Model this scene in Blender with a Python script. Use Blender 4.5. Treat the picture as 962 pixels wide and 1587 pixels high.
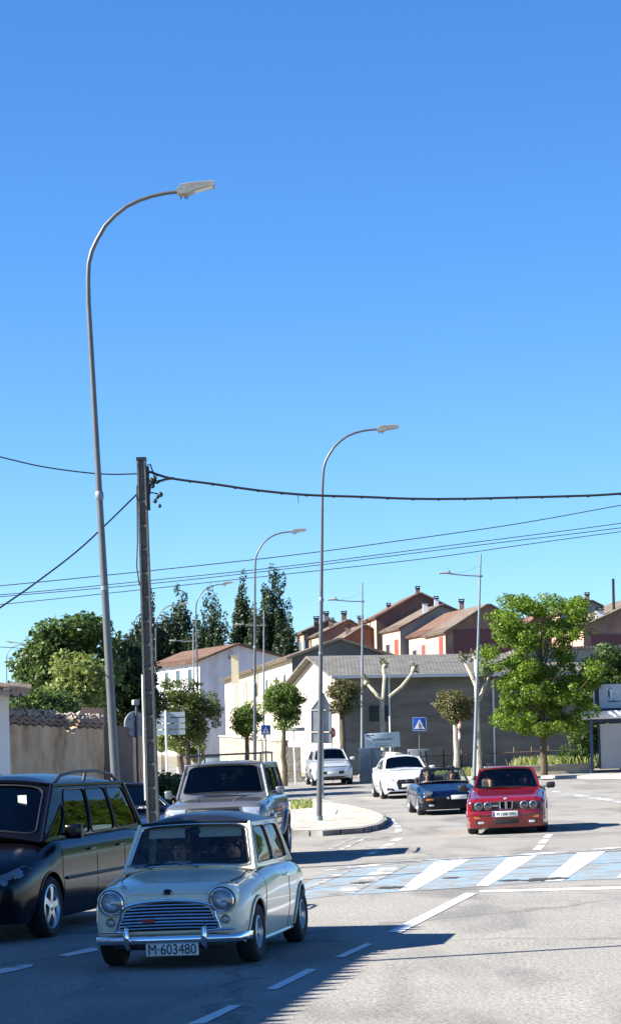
import bpy, bmesh, math, random
import numpy as np
from mathutils import Vector, Matrix
from mathutils.geometry import tessellate_polygon
R = math.radians
rnd = random.Random(7)
npr = np.random.default_rng(11)
S = bpy.context.scene
COL = S.collection
for o in list(bpy.data.objects): bpy.data.objects.remove(o)

# ------------------------------------------------------------------ camera
F, U0, V0, CH, ROLL = 3600.0, 481.0, 1170.0, 1.81, R(1.3)   # focal length in photo pixels, principal point, eye height
cam = bpy.data.cameras.new('camera'); camo = bpy.data.objects.new('camera', cam); COL.objects.link(camo)
cam.sensor_fit = 'HORIZONTAL'; cam.sensor_width = 36.0; cam.lens = 36.0*F/962
cam.shift_y = (V0-793.5)/962; cam.clip_start = 0.5; cam.clip_end = 6000
camo.location = (0, 0, CH)
camo.matrix_world = Matrix.Translation((0, 0, CH)) @ Matrix.Rotation(ROLL, 4, 'Y') @ Matrix.Rotation(R(90), 4, 'X')
S.camera = camo
# ------------------------------------------------------------------ sky, sun, exposure
EL, AZ = R(34), R(-99)          # sun elevation; compass angle of the sun measured from +Y (ahead) towards +X
w = bpy.data.worlds.new('World'); S.world = w; w.use_nodes = True
nt = w.node_tree; nt.nodes.clear()
sky = nt.nodes.new('ShaderNodeTexSky'); sky.sky_type = 'NISHITA'; sky.sun_disc = False
sky.sun_elevation = EL; sky.sun_rotation = AZ; sky.air_density = 1.0; sky.dust_density = 0.05; sky.ozone_density = 3.0; sky.altitude = 800
bg = nt.nodes.new('ShaderNodeBackground'); bg.inputs[1].default_value = 0.055
hs = nt.nodes.new('ShaderNodeHueSaturation'); hs.inputs['Saturation'].default_value = 1.22
wo = nt.nodes.new('ShaderNodeOutputWorld')
tn = nt.nodes.new('ShaderNodeVectorMath'); tn.operation = 'MULTIPLY'; tn.inputs[1].default_value = (0.74, 0.97, 1.24)
nt.links.new(sky.outputs[0], hs.inputs['Color']); nt.links.new(hs.outputs[0], tn.inputs[0]); nt.links.new(tn.outputs[0], bg.inputs[0]); nt.links.new(bg.outputs[0], wo.inputs[0])
sl = bpy.data.lights.new('sun', 'SUN'); sl.energy = 5.0; sl.angle = R(0.5); sl.color = (1, 0.95, 0.86)
so = bpy.data.objects.new('sun', sl); COL.objects.link(so)
sd = Vector((math.sin(AZ)*math.cos(EL), math.cos(AZ)*math.cos(EL), math.sin(EL)))
so.rotation_euler = (-sd).to_track_quat('-Z', 'Y').to_euler(); so.location = sd*200
S.view_settings.view_transform = 'Standard'; S.view_settings.look = 'None'
S.view_settings.exposure = 1.6; S.view_settings.gamma = 1.0; S.view_settings.use_curve_mapping = False

# ------------------------------------------------------------------ geometry of the place
def gz(x, y):
    """height of the road surface: a cross fall to the left, rising gently far ahead"""
    k = 0.0223*25*math.tanh(x/25)
    t = max(0.0, y-45)
    if t < 85: r = 0.00013*t*t
    else: r = 0.00013*85*85 + 0.0221*(min(t, 200)-85)
    return k + r
CR, SR = math.cos(ROLL), math.sin(ROLL)
def P(u, v, D):
    a = (u-U0)/F; b = -(v-V0)/F
    return Vector((D*(a*CR+b*SR), D, CH+D*(-a*SR+b*CR)))
def G(u, v):
    """where the line of sight through a photo pixel meets the ground"""
    lo, hi = 5.0, 320.0
    prev = 5.0
    D = 5.0
    while D < hi:
        p = P(u, v, D)
        if p.z < gz(p.x, p.y):
            lo, h2 = prev, D
            for _ in range(30):
                m = (lo+h2)/2; p = P(u, v, m)
                if p.z < gz(p.x, p.y): h2 = m
                else: lo = m
            p = P(u, v, h2); p.z = gz(p.x, p.y); return p
        prev = D; D *= 1.02
    p = P(u, v, hi); p.z = gz(p.x, p.y); return p
def GD(u, D):
    """ground point at column u (read at the horizon row) and distance D"""
    x = (u-U0)/F*D; return Vector((x, D, gz(x, D)))

# ------------------------------------------------------------------ materials
MATS = {}
def mat(name, col, rough=0.6, metal=0.0, var=0.0, vscale=3.0, bump=0.0, bscale=40.0, coat=0.0, col2=None, emit=None, spec=0.5, stretch=None, trans=0.0, fine=0.0):
    if name in MATS: return MATS[name]
    m = bpy.data.materials.new(name); m.use_nodes = True; n = m.node_tree.nodes; l = m.node_tree.links
    b = n['Principled BSDF']; b.inputs['Base Color'].default_value = (*col, 1); b.inputs['Roughness'].default_value = rough
    b.inputs['Metallic'].default_value = metal; b.inputs['Coat Weight'].default_value = coat; b.inputs['Coat Roughness'].default_value = 0.04
    b.inputs['Specular IOR Level'].default_value = spec
    if trans: b.inputs['Transmission Weight'].default_value = trans
    tc = n.new('ShaderNodeTexCoord'); mp = n.new('ShaderNodeMapping'); l.new(tc.outputs['Object'], mp.inputs[0])
    if stretch: mp.inputs['Scale'].default_value = stretch
    if var or col2:
        nz = n.new('ShaderNodeTexNoise'); nz.inputs['Scale'].default_value = vscale; nz.inputs['Detail'].default_value = 7; nz.inputs['Roughness'].default_value = 0.62
        l.new(mp.outputs[0], nz.inputs['Vector'])
        cr = n.new('ShaderNodeValToRGB'); cr.color_ramp.elements[0].position = 0.32; cr.color_ramp.elements[1].position = 0.68
        c1 = tuple(c*(1-var) for c in col); c2 = col2 if col2 else tuple(min(1, c*(1+var)) for c in col)
        cr.color_ramp.elements[0].color = (*c1, 1); cr.color_ramp.elements[1].color = (*c2, 1)
        l.new(nz.outputs['Fac'], cr.inputs[0]); out = cr.outputs[0]
        if fine:
            n2 = n.new('ShaderNodeTexNoise'); n2.inputs['Scale'].default_value = 38; n2.inputs['Detail'].default_value = 4; l.new(mp.outputs[0], n2.inputs['Vector'])
            mr = n.new('ShaderNodeMapRange'); mr.inputs['From Min'].default_value = 0.3; mr.inputs['From Max'].default_value = 0.7; mr.inputs['To Min'].default_value = 1-fine; mr.inputs['To Max'].default_value = 1+fine
            l.new(n2.outputs['Fac'], mr.inputs[0])
            mx = n.new('ShaderNodeVectorMath'); mx.operation = 'SCALE'; l.new(out, mx.inputs[0]); l.new(mr.outputs[0], mx.inputs['Scale']); out = mx.outputs[0]
        l.new(out, b.inputs['Base Color'])
    if bump:
        n3 = n.new('ShaderNodeTexNoise'); n3.inputs['Scale'].default_value = bscale; n3.inputs['Detail'].default_value = 5; l.new(mp.outputs[0], n3.inputs['Vector'])
        bp = n.new('ShaderNodeBump'); bp.inputs['Strength'].default_value = bump; bp.inputs['Distance'].default_value = 0.02
        l.new(n3.outputs['Fac'], bp.inputs['Height']); l.new(bp.outputs[0], b.inputs['Normal'])
    MATS[name] = m; return m
def ramp_mat(name, scale_vec, stops, base_rough=0.85, tex='NOISE', tscale=4.0, bump=0.3, bscale=30):
    m = bpy.data.materials.new(name); m.use_nodes = True; n = m.node_tree.nodes; l = m.node_tree.links
    b = n['Principled BSDF']; b.inputs['Roughness'].default_value = base_rough
    tc = n.new('ShaderNodeTexCoord'); mp = n.new('ShaderNodeMapping'); mp.inputs['Scale'].default_value = scale_vec; l.new(tc.outputs['Object'], mp.inputs[0])
    nz = n.new('ShaderNodeTexNoise'); nz.inputs['Scale'].default_value = tscale; nz.inputs['Detail'].default_value = 9; nz.inputs['Roughness'].default_value = 0.65
    l.new(mp.outputs[0], nz.inputs['Vector'])
    cr = n.new('ShaderNodeValToRGB'); el = cr.color_ramp.elements
    el[0].position = stops[0][0]; el[0].color = (*stops[0][1], 1); el[1].position = stops[-1][0]; el[1].color = (*stops[-1][1], 1)
    for p_, c_ in stops[1:-1]:
        e = el.new(p_); e.color = (*c_, 1)
    l.new(nz.outputs['Fac'], cr.inputs[0]); l.new(cr.outputs[0], b.inputs['Base Color'])
    n3 = n.new('ShaderNodeTexNoise'); n3.inputs['Scale'].default_value = bscale; n3.inputs['Detail'].default_value = 6; l.new(tc.outputs['Object'], n3.inputs['Vector'])
    bp = n.new('ShaderNodeBump'); bp.inputs['Strength'].default_value = bump; bp.inputs['Distance'].default_value = 0.03
    l.new(n3.outputs['Fac'], bp.inputs['Height']); l.new(bp.outputs[0], b.inputs['Normal'])
    MATS[name] = m; return m
def brick_mat(name, c1, c2, mortar, scale=1.0, bw=0.26, bh=0.075):
    m = bpy.data.materials.new(name); m.use_nodes = True; n = m.node_tree.nodes; l = m.node_tree.links
    b = n['Principled BSDF']; b.inputs['Roughness'].default_value = 0.9
    tc = n.new('ShaderNodeTexCoord')
    sx = n.new('ShaderNodeSeparateXYZ'); l.new(tc.outputs['Object'], sx.inputs[0])
    ad = n.new('ShaderNodeMath'); ad.operation = 'ADD'; l.new(sx.outputs[0], ad.inputs[0]); l.new(sx.outputs[1], ad.inputs[1])
    cx = n.new('ShaderNodeCombineXYZ'); l.new(ad.outputs[0], cx.inputs[0]); l.new(sx.outputs[2], cx.inputs[1])
    bt = n.new('ShaderNodeTexBrick'); bt.inputs['Scale'].default_value = scale; bt.inputs['Brick Width'].default_value = bw; bt.inputs['Row Height'].default_value = bh
    bt.inputs['Mortar Size'].default_value = 0.008; bt.inputs['Color1'].default_value = (*c1, 1); bt.inputs['Color2'].default_value = (*c2, 1); bt.inputs['Mortar'].default_value = (*mortar, 1)
    l.new(cx.outputs[0], bt.inputs['Vector'])
    nz = n.new('ShaderNodeTexNoise'); nz.inputs['Scale'].default_value = 0.8; nz.inputs['Detail'].default_value = 8; l.new(tc.outputs['Object'], nz.inputs['Vector'])
    mr = n.new('ShaderNodeMapRange'); mr.inputs['From Min'].default_value = 0.3; mr.inputs['From Max'].default_value = 0.7; mr.inputs['To Min'].default_value = 0.75; mr.inputs['To Max'].default_value = 1.2; l.new(nz.outputs['Fac'], mr.inputs[0])
    mx = n.new('ShaderNodeVectorMath'); mx.operation = 'SCALE'; l.new(bt.outputs['Color'], mx.inputs[0]); l.new(mr.outputs[0], mx.inputs['Scale'])
    l.new(mx.outputs[0], b.inputs['Base Color'])
    bp = n.new('ShaderNodeBump'); bp.inputs['Strength'].default_value = 0.5; bp.inputs['Distance'].default_value = 0.01; bp.invert = True
    l.new(bt.outputs['Fac'], bp.inputs['Height']); l.new(bp.outputs[0], b.inputs['Normal'])
    MATS[name] = m; return m
def wave_roof(name, c1, c2, axis='X', scale=8.0, strength=0.8):
    """rows of tiles or corrugated sheet: colour noise plus ribbed bump"""
    m = mat(name, c1, 0.85, var=0.25, vscale=1.6, col2=c2, fine=0.25)
    n = m.node_tree.nodes; l = m.node_tree.links; b = n['Principled BSDF']
    tc = n.new('ShaderNodeTexCoord')
    wv = n.new('ShaderNodeTexWave'); wv.bands_direction = axis; wv.inputs['Scale'].default_value = scale; wv.inputs['Distortion'].default_value = 0.3
    l.new(tc.outputs['Object'], wv.inputs['Vector'])
    bp = n.new('ShaderNodeBump'); bp.inputs['Strength'].default_value = strength; bp.inputs['Distance'].default_value = 0.05
    l.new(wv.outputs['Fac'], bp.inputs['Height']); l.new(bp.outputs[0], b.inputs['Normal'])
    return m
def leaf_mat(name, dark, mid, light, trans=0.35):
    m = bpy.data.materials.new(name); m.use_nodes = True; n = m.node_tree.nodes; l = m.node_tree.links; n.clear()
    o = n.new('ShaderNodeOutputMaterial'); g = n.new('ShaderNodeNewGeometry')
    cr = n.new('ShaderNodeValToRGB'); el = cr.color_ramp.elements; el[0].color = (*dark, 1); el[1].color = (*light, 1); e = el.new(0.5); e.color = (*mid, 1)
    l.new(g.outputs['Random Per Island'], cr.inputs[0])
    d = n.new('ShaderNodeBsdfPrincipled'); d.inputs['Roughness'].default_value = 0.5; d.inputs['Specular IOR Level'].default_value = 0.35
    t = n.new('ShaderNodeBsdfTranslucent'); mx = n.new('ShaderNodeMixShader'); mx.inputs[0].default_value = trans
    hs = n.new('ShaderNodeHueSaturation'); hs.inputs['Value'].default_value = 1.5; hs.inputs['Hue'].default_value = 0.485
    l.new(cr.outputs[0], d.inputs['Base Color']); l.new(cr.outputs[0], hs.inputs['Color']); l.new(hs.outputs[0], t.inputs['Color'])
    l.new(d.outputs[0], mx.inputs[1]); l.new(t.outputs[0], mx.inputs[2]); l.new(mx.outputs[0], o.inputs[0])
    MATS[name] = m; return m
def glass_mat(name, tint=(0.5, 0.6, 0.6), refl=0.06):
    m = bpy.data.materials.new(name); m.use_nodes = True; n = m.node_tree.nodes; l = m.node_tree.links; n.clear()
    o = n.new('ShaderNodeOutputMaterial'); t = n.new('ShaderNodeBsdfTransparent'); t.inputs[0].default_value = (*tint, 1)
    g = n.new('ShaderNodeBsdfGlossy'); g.inputs['Roughness'].default_value = 0.02
    f = n.new('ShaderNodeFresnel'); f.inputs[0].default_value = 1.52; mx = n.new('ShaderNodeMixShader')
    ad = n.new('ShaderNodeMath'); ad.operation = 'ADD'; ad.inputs[1].default_value = refl; ad.use_clamp = True
    l.new(f.outputs[0], ad.inputs[0]); l.new(ad.outputs[0], mx.inputs[0]); l.new(t.outputs[0], mx.inputs[1]); l.new(g.outputs[0], mx.inputs[2]); l.new(mx.outputs[0], o.inputs[0])
    MATS[name] = m; return m

M = dict(
 asphalt=mat('asphalt', (0.255, 0.245, 0.225), 0.9, var=0.12, vscale=0.35, bump=0.6, bscale=22, fine=0.34, spec=0.12),
 terrain=mat('dry_earth', (0.22, 0.19, 0.13), 0.95, var=0.3, vscale=0.4, bump=0.5, bscale=6, fine=0.2),
 concrete=mat('concrete', (0.36, 0.34, 0.30), 0.9, var=0.18, vscale=1.2, bump=0.3, bscale=18, fine=0.12),
 kerb=mat('kerb_concrete', (0.30, 0.29, 0.27), 0.9, var=0.25, vscale=2.5, bump=0.3, bscale=20, fine=0.1),
 white_paint=mat('road_paint_white', (0.62, 0.61, 0.57), 0.8, var=0.1, vscale=4, bump=0.3, bscale=30, fine=0.18),
 galv=mat('galvanised_steel', (0.11, 0.115, 0.12), 0.42, 0.3, var=0.18, vscale=2.2, fine=0.08),
 galv2=mat('painted_grey_steel', (0.20, 0.23, 0.26), 0.5, 0.3, var=0.12, vscale=2.0),
 lampgrey=mat('luminaire_grey', (0.30, 0.30, 0.27), 0.5, 0.2, var=0.3, vscale=6),
 lens=mat('lamp_lens', (0.5, 0.5, 0.48), 0.15, 0.0),
 postcon=mat('pole_concrete', (0.095, 0.098, 0.092), 0.92, var=0.25, vscale=2.5, bump=0.5, bscale=25, fine=0.15),
 black=mat('black_plastic', (0.012, 0.012, 0.013), 0.45),
 rubber=mat('tyre_rubber', (0.014, 0.014, 0.015), 0.8, bump=0.2, bscale=60),
 seal=mat('window_rubber', (0.01, 0.01, 0.011), 0.4),
 chrome=mat('chrome', (0.85, 0.86, 0.88), 0.08, 1.0),
 alloy=mat('alloy_wheel', (0.62, 0.63, 0.65), 0.25, 0.85),
 steelrim=mat('painted_wheel', (0.45, 0.46, 0.46), 0.35, 0.6),
 dark=mat('dark_void', (0.004, 0.004, 0.005), 0.9, spec=0.1),
 cabin=mat('cabin_trim', (0.02, 0.02, 0.022), 0.8, var=0.2, vscale=9),
 seat=mat('seat_vinyl', (0.035, 0.035, 0.04), 0.55, var=0.2, vscale=9),
 visor=mat('sun_visor_cream', (0.75, 0.72, 0.60), 0.7),
 plate=mat('plate_white', (0.72, 0.72, 0.68), 0.45, var=0.05, vscale=8),
 plateblack=mat('plate_letter_black', (0.012, 0.012, 0.012), 0.5),
 plateblue=mat('plate_band_blue', (0.02, 0.05, 0.35), 0.5),
 skin=mat('skin', (0.42, 0.22, 0.15), 0.55, var=0.1, vscale=20),
 hair=mat('hair_dark', (0.03, 0.02, 0.015), 0.6, var=0.4, vscale=60),
 wood=mat('weathered_wood', (0.12, 0.085, 0.06), 0.9, var=0.35, vscale=4, stretch=(6, 6, 1), bump=0.4, bscale=25),
 bark=mat('bark', (0.10, 0.075, 0.05), 0.95, var=0.4, vscale=5, stretch=(4, 4, 1), bump=0.8, bscale=14),
 palebark=mat('plane_bark', (0.42, 0.38, 0.28), 0.9, var=0.3, vscale=3.5, bump=0.4, bscale=12),
 wire=mat('cable_black', (0.01, 0.011, 0.014), 0.5),
 signblue=mat('sign_blue', (0.012, 0.06, 0.34), 0.35),
 signwhite=mat('sign_white', (0.72, 0.74, 0.75), 0.35),
 signback=mat('sign_back_grey', (0.26, 0.28, 0.29), 0.5, 0.4, var=0.15, vscale=3),
 signred=mat('sign_red', (0.42, 0.012, 0.015), 0.4),
 lightglass=mat('headlamp_glass', (0.62, 0.65, 0.68), 0.18, 0.45, var=.25, vscale=40),
 lampclear=glass_mat('clear_lens', (0.9, 0.92, 0.95), 0.12),
 amber=mat('amber_lens', (0.55, 0.16, 0.02), 0.2),
 clearglass=glass_mat('clear_windscreen', (0.88, 0.92, 0.90), 0.0),
 glass=glass_mat('car_glass', (0.55, 0.64, 0.62), 0.0),
 glass2=glass_mat('tinted_car_glass', (0.05, 0.065, 0.07), 0.0),
 housewin=mat('house_window_glass', (0.03, 0.04, 0.05), 0.1, coat=0.5),
)

# ------------------------------------------------------------------ mesh collector
class MB:
    def __init__(s, off=(0, 0, 0)): s.v = []; s.f = []; s.m = []; s.off = Vector(off); s.cur = 0
    def add(s, vs, fs):
        b = len(s.v); s.v += [Vector(v)+s.off for v in vs]; s.f += [tuple(b+i for i in f) for f in fs]; s.m += [s.cur]*len(fs)
        return s
    def box(s, c, d, rz=0, mtx=None):
        x, y, z = d[0]/2, d[1]/2, d[2]/2
        vs = [Vector((i*x, j*y, k*z)) for k in (-1, 1) for j in (-1, 1) for i in (-1, 1)]
        rm = mtx if mtx else Matrix.Rotation(rz, 3, 'Z')
        vs = [rm @ v + Vector(c) for v in vs]
        return s.add(vs, [(0, 2, 3, 1), (4, 5, 7, 6), (0, 1, 5, 4), (2, 6, 7, 3), (0, 4, 6, 2), (1, 3, 7, 5)])
    def rbox(s, c, d, r=0.02, rz=0, mtx=None, n=3):
        """box with rounded vertical-section edges: superellipse-like loft along x"""
        x, y, z = d[0]/2, d[1]/2, d[2]/2; r = min(r, x*.9, y*.9, z*.9)
        prof = []
        for (sy, sz, a0) in ((1, 1, 0), (-1, 1, 90), (-1, -1, 180), (1, -1, 270)):
            for k in range(n+1):
                a = R(a0+90*k/n); prof.append((sy*(y-r)+r*math.cos(a), sz*(z-r)+r*math.sin(a)))
        rings = []
        for (xx, ins) in ((-x, r), (-x+r*.3, r*.3), (-x+r, 0), (x-r, 0), (x-r*.3, r*.3), (x, r)):
            rings.append([Vector((xx, py*(y-ins)/y, pz*(z-ins)/z)) for py, pz in prof])
        rm = mtx if mtx else Matrix.Rotation(rz, 3, 'Z')
        rings = [[rm @ v + Vector(c) for v in rg] for rg in rings]
        return s.loft(rings, cap=True)
    def loft(s, rings, closed=True, cap=False, wrap=False):
        n = len(rings[0]); vs = [p for r_ in rings for p in r_]; fs = []
        m = len(rings)
        for i in range(m if wrap else m-1):
            a, b = i*n, ((i+1) % m)*n
            for j in range(n if closed else n-1):
                k = (j+1) % n; fs.append((a+j, a+k, b+k, b+j))
        if cap: fs.append(tuple(range(n-1, -1, -1))); fs.append(tuple((m-1)*n+j for j in range(n)))
        return s.add(vs, fs)
    def tube(s, path, r, n=8, cap=True, closed=False):
        path = [Vector(p) for p in path]; L = len(path); rings = []
        rr = r if isinstance(r, (list, tuple)) else [r]*L
        up = Vector((0, 0, 1)); pn = None
        for i, p in enumerate(path):
            if closed: t = path[(i+1) % L]-path[i-1]
            else: t = path[min(i+1, L-1)]-path[max(i-1, 0)]
            if t.length < 1e-9: t = Vector((0, 0, 1))
            t.normalize()
            if pn is None:
                a = up if abs(t.z) < 0.9 else Vector((1, 0, 0)); nn = t.cross(a).normalized()
            else: nn = (pn - t*pn.dot(t)); nn = nn.normalized() if nn.length > 1e-6 else pn
            pn = nn; bb = t.cross(nn)
            rings.append([p+(nn*math.cos(2*math.pi*k/n)+bb*math.sin(2*math.pi*k/n))*rr[i] for k in range(n)])
        return s.loft(rings, cap=cap and not closed, wrap=closed)
    def lathe(s, prof, c=(0, 0, 0), axis=(0, 0, 1), n=24, cap=False):
        """prof: (radius, height along axis)"""
        ax = Vector(axis).normalized(); a = Vector((0, 0, 1)) if abs(ax.z) < 0.9 else Vector((1, 0, 0))
        e1 = ax.cross(a).normalized(); e2 = ax.cross(e1); c = Vector(c)
        rings = [[c+ax*h+(e1*math.cos(2*math.pi*k/n)+e2*math.sin(2*math.pi*k/n))*r_ for k in range(n)] for r_, h in prof]
        return s.loft(rings, cap=cap)
    def ell(s, c, r, n=12, m=8):
        prof = []
        rings = []
        for i in range(m+1):
            a = -math.pi/2+math.pi*i/m; z = math.sin(a); q = max(math.cos(a), 0.02)
            rings.append([Vector(c)+Vector((r[0]*q*math.cos(2*math.pi*k/n), r[1]*q*math.sin(2*math.pi*k/n), r[2]*z)) for k in range(n)])
        return s.loft(rings, cap=True)
    def poly(s, pts, holes=()):
        loops = [[Vector((p[0], p[1], 0)) for p in pts]]+[[Vector((p[0], p[1], 0)) for p in h] for h in holes]
        flat = [p for lp in [pts]+list(holes) for p in lp]
        return flat, [t for t in tessellate_polygon(loops)]
    def slab(s, pts, ext, holes=()):
        """planar 3D outline pushed along ext (closed solid)"""
        pts = [Vector(p) for p in pts]; ext = Vector(ext); n = len(pts)
        s.add(pts+[p+ext for p in pts], [tuple(range(n)), tuple(range(2*n-1, n-1, -1))]+[(i, i+n, (i+1) % n+n, (i+1) % n) for i in range(n)])
        return s
    def mesh(s, name, mats, smooth=True, ang=38, fixn=True):
        me = bpy.data.meshes.new(name); me.from_pydata([tuple(v) for v in s.v], [], s.f)
        for mm in (mats if isinstance(mats, (list, tuple)) else [mats]): me.materials.append(mm)
        if any(s.m): me.polygons.foreach_set('material_index', s.m)
        if fixn:
            b = bmesh.new(); b.from_mesh(me); bmesh.ops.recalc_face_normals(b, faces=b.faces); b.to_mesh(me); b.free()
        if smooth:
            me.shade_smooth(); me.set_sharp_from_angle(angle=R(ang))
        me.update(); return me
    def build(s, name, mats, parent=None, smooth=True, ang=38, loc=None, fixn=True, label=None):
        o = bpy.data.objects.new(name, s.mesh(name, mats, smooth, ang, fixn)); COL.objects.link(o)
        if parent: o.parent = parent
        if loc is not None: o.location = loc
        if label: o['label'] = label
        return o
def tag(o, label=None, cat=None, group=None, kind=None):
    if label: o['label'] = label
    if cat: o['category'] = cat
    if group: o['group'] = group
    if kind: o['kind'] = kind
    return o
def thing(name, label, cat, loc=(0, 0, 0), rot=(0, 0, 0), group=None):
    o = bpy.data.objects.new(name, None); COL.objects.link(o); o.location = loc; o.rotation_euler = rot; o.empty_display_size = 0.3
    return tag(o, label, cat, group)
def kids(o): return [c for c in bpy.data.objects if c.parent == o]
def copy_tree(o, loc, rot=None, label=None, parent=None, scale=None):
    c = o.copy(); COL.objects.link(c); c.parent = parent
    if parent is None:
        c.location = loc
        if rot is not None: c.rotation_euler = rot
        if scale is not None: c.scale = (scale,)*3
        if label: c['label'] = label
    for ch in kids(o): copy_tree(ch, None, parent=c)
    return c
def text_mesh(txt, size, depth=0.002, bold=0.0, sx=1.0):
    cu = bpy.data.curves.new('lettering', 'FONT'); cu.body = txt; cu.size = size; cu.extrude = depth; cu.align_x = 'CENTER'; cu.align_y = 'CENTER'; cu.offset = bold
    o = bpy.data.objects.new('lettering', cu); COL.objects.link(o)
    dg = bpy.context.evaluated_depsgraph_get(); me = bpy.data.meshes.new_from_object(o.evaluated_get(dg)); bpy.data.objects.remove(o)
    if sx != 1.0:
        for v in me.vertices: v.co.x *= sx
    return me
def put_text(txt, size, m, parent, loc, rot=(R(90), 0, 0), bold=0.0, sx=1.0, name='lettering', depth=0.002):
    me = text_mesh(txt, size, depth, bold, sx); me.materials.clear(); me.materials.append(m)
    o = bpy.data.objects.new(name, me); COL.objects.link(o); o.parent = parent; o.location = loc; o.rotation_euler = rot; return o
# ================================================================== THE SETTING
def structure(o): o['kind'] = 'structure'; return o
# terrain: one sheet reaching the horizon
def axis(lst):
    out = []
    for a, b, st in lst:
        x = a
        while x < b-1e-6: out.append(x); x += st
    out.append(lst[-1][1]); return out
xs = axis([(-3000, -300, 300), (-300, -60, 20), (-60, 60, 2), (60, 300, 20), (300, 3000, 300)])
ys = axis([(-200, 0, 20), (0, 260, 2), (260, 600, 20), (600, 4000, 200)])
mb = MB(); rows = [[Vector((x, y, gz(x, y)-0.05)) for x in xs] for y in ys]
mb.loft(rows, closed=False); structure(mb.build('terrain', M['terrain'], fixn=False))
def drape(name, pts, m, off, step=2.0, smooth=True, thick=None, parent=None):
    """flat sheet following the ground; with thick it becomes a raised solid with sides"""
    b = bmesh.new()
    vs = [b.verts.new((p[0], p[1], 0)) for p in pts]; b.faces.new(vs)
    bmesh.ops.triangulate(b, faces=b.faces[:])
    for _ in range(7):
        es = [e for e in b.edges if e.calc_length() > step*1.6]
        if not es: break
        bmesh.ops.subdivide_edges(b, edges=es, cuts=1); bmesh.ops.triangulate(b, faces=[f for f in b.faces if len(f.verts) > 3])
    for v in b.verts: v.co.z = gz(v.co.x, v.co.y)+off
    if thick:
        bmesh.ops.recalc_face_normals(b, faces=b.faces[:])
        ge = bmesh.ops.extrude_face_region(b, geom=b.faces[:])
        for v in [g for g in ge['geom'] if isinstance(g, bmesh.types.BMVert)]: v.co.z += thick
        bmesh.ops.recalc_face_normals(b, faces=b.faces[:])
    else:
        for f in b.faces:
            if f.normal.z < 0: f.normal_flip()
    me = bpy.data.meshes.new(name); b.to_mesh(me); b.free(); me.materials.append(m)
    if smooth and not thick: me.shade_smooth()
    o = bpy.data.objects.new(name, me); COL.objects.link(o)
    if parent: o.parent = parent
    return o
# ---- asphalt with tar patches and cracks
am = M['asphalt']; n = am.node_tree.nodes; l = am.node_tree.links; pb = n['Principled BSDF']; src = pb.inputs['Base Color'].links[0].from_socket
tc = n.new('ShaderNodeTexCoord'); mp = n.new('ShaderNodeMapping'); mp.inputs['Scale'].default_value = (1, 0.28, 1); l.new(tc.outputs['Object'], mp.inputs[0])
n1 = n.new('ShaderNodeTexNoise'); n1.inputs['Scale'].default_value = 0.9; n1.inputs['Detail'].default_value = 9; n1.inputs['Distortion'].default_value = 0.6; l.new(mp.outputs[0], n1.inputs['Vector'])
cr = n.new('ShaderNodeValToRGB'); e = cr.color_ramp.elements; e[0].position = 0.34; e[0].color = (0.74, 0.74, 0.75, 1); e[1].position = 0.50; e[1].color = (1.03, 1.02, 1.0, 1)
l.new(n1.outputs['Fac'], cr.inputs[0])
vo = n.new('ShaderNodeTexVoronoi'); vo.feature = 'DISTANCE_TO_EDGE'; vo.inputs['Scale'].default_value = 0.13
nd = n.new('ShaderNodeTexNoise'); nd.inputs['Scale'].default_value = 1.6; nd.inputs['Detail'].default_value = 6; l.new(tc.outputs['Object'], nd.inputs['Vector'])
md = n.new('ShaderNodeVectorMath'); md.operation = 'MULTIPLY_ADD'; md.inputs[1].default_value = (0.9, 0.9, 0.9); l.new(nd.outputs['Color'], md.inputs[0]); l.new(tc.outputs['Object'], md.inputs[2]); l.new(md.outputs[0], vo.inputs['Vector'])
ck = n.new('ShaderNodeMapRange'); ck.inputs['From Min'].default_value = 0.003; ck.inputs['From Max'].default_value = 0.012; ck.inputs['To Min'].default_value = 0.74; ck.inputs['To Max'].default_value = 1.0; l.new(vo.outputs['Distance'], ck.inputs[0])
mul = n.new('ShaderNodeMix'); mul.data_type = 'RGBA'; mul.blend_type = 'MULTIPLY'; mul.inputs['Factor'].default_value = 1.0; l.new(src, mul.inputs['A']); l.new(cr.outputs[0], mul.inputs['B'])
sc = n.new('ShaderNodeVectorMath'); sc.operation = 'SCALE'; l.new(mul.outputs['Result'], sc.inputs[0]); l.new(ck.outputs[0], sc.inputs['Scale']); l.new(sc.outputs[0], pb.inputs['Base Color'])
def px(*uv): return [G(u, v) for u, v in uv]
road = drape('road', [(-9, -15), (30, -15), (45, 60), (40, 98), (26, 104), (14.5, 97), (9.5, 99), (5, 104), (2.2, 113), (-3, 116), (-8, 150), (-18, 195), (-30, 195), (-16, 120), (-8.2, 62), (-7.2, 30)], M['asphalt'], 0.0, 2.0); structure(road)
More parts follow.
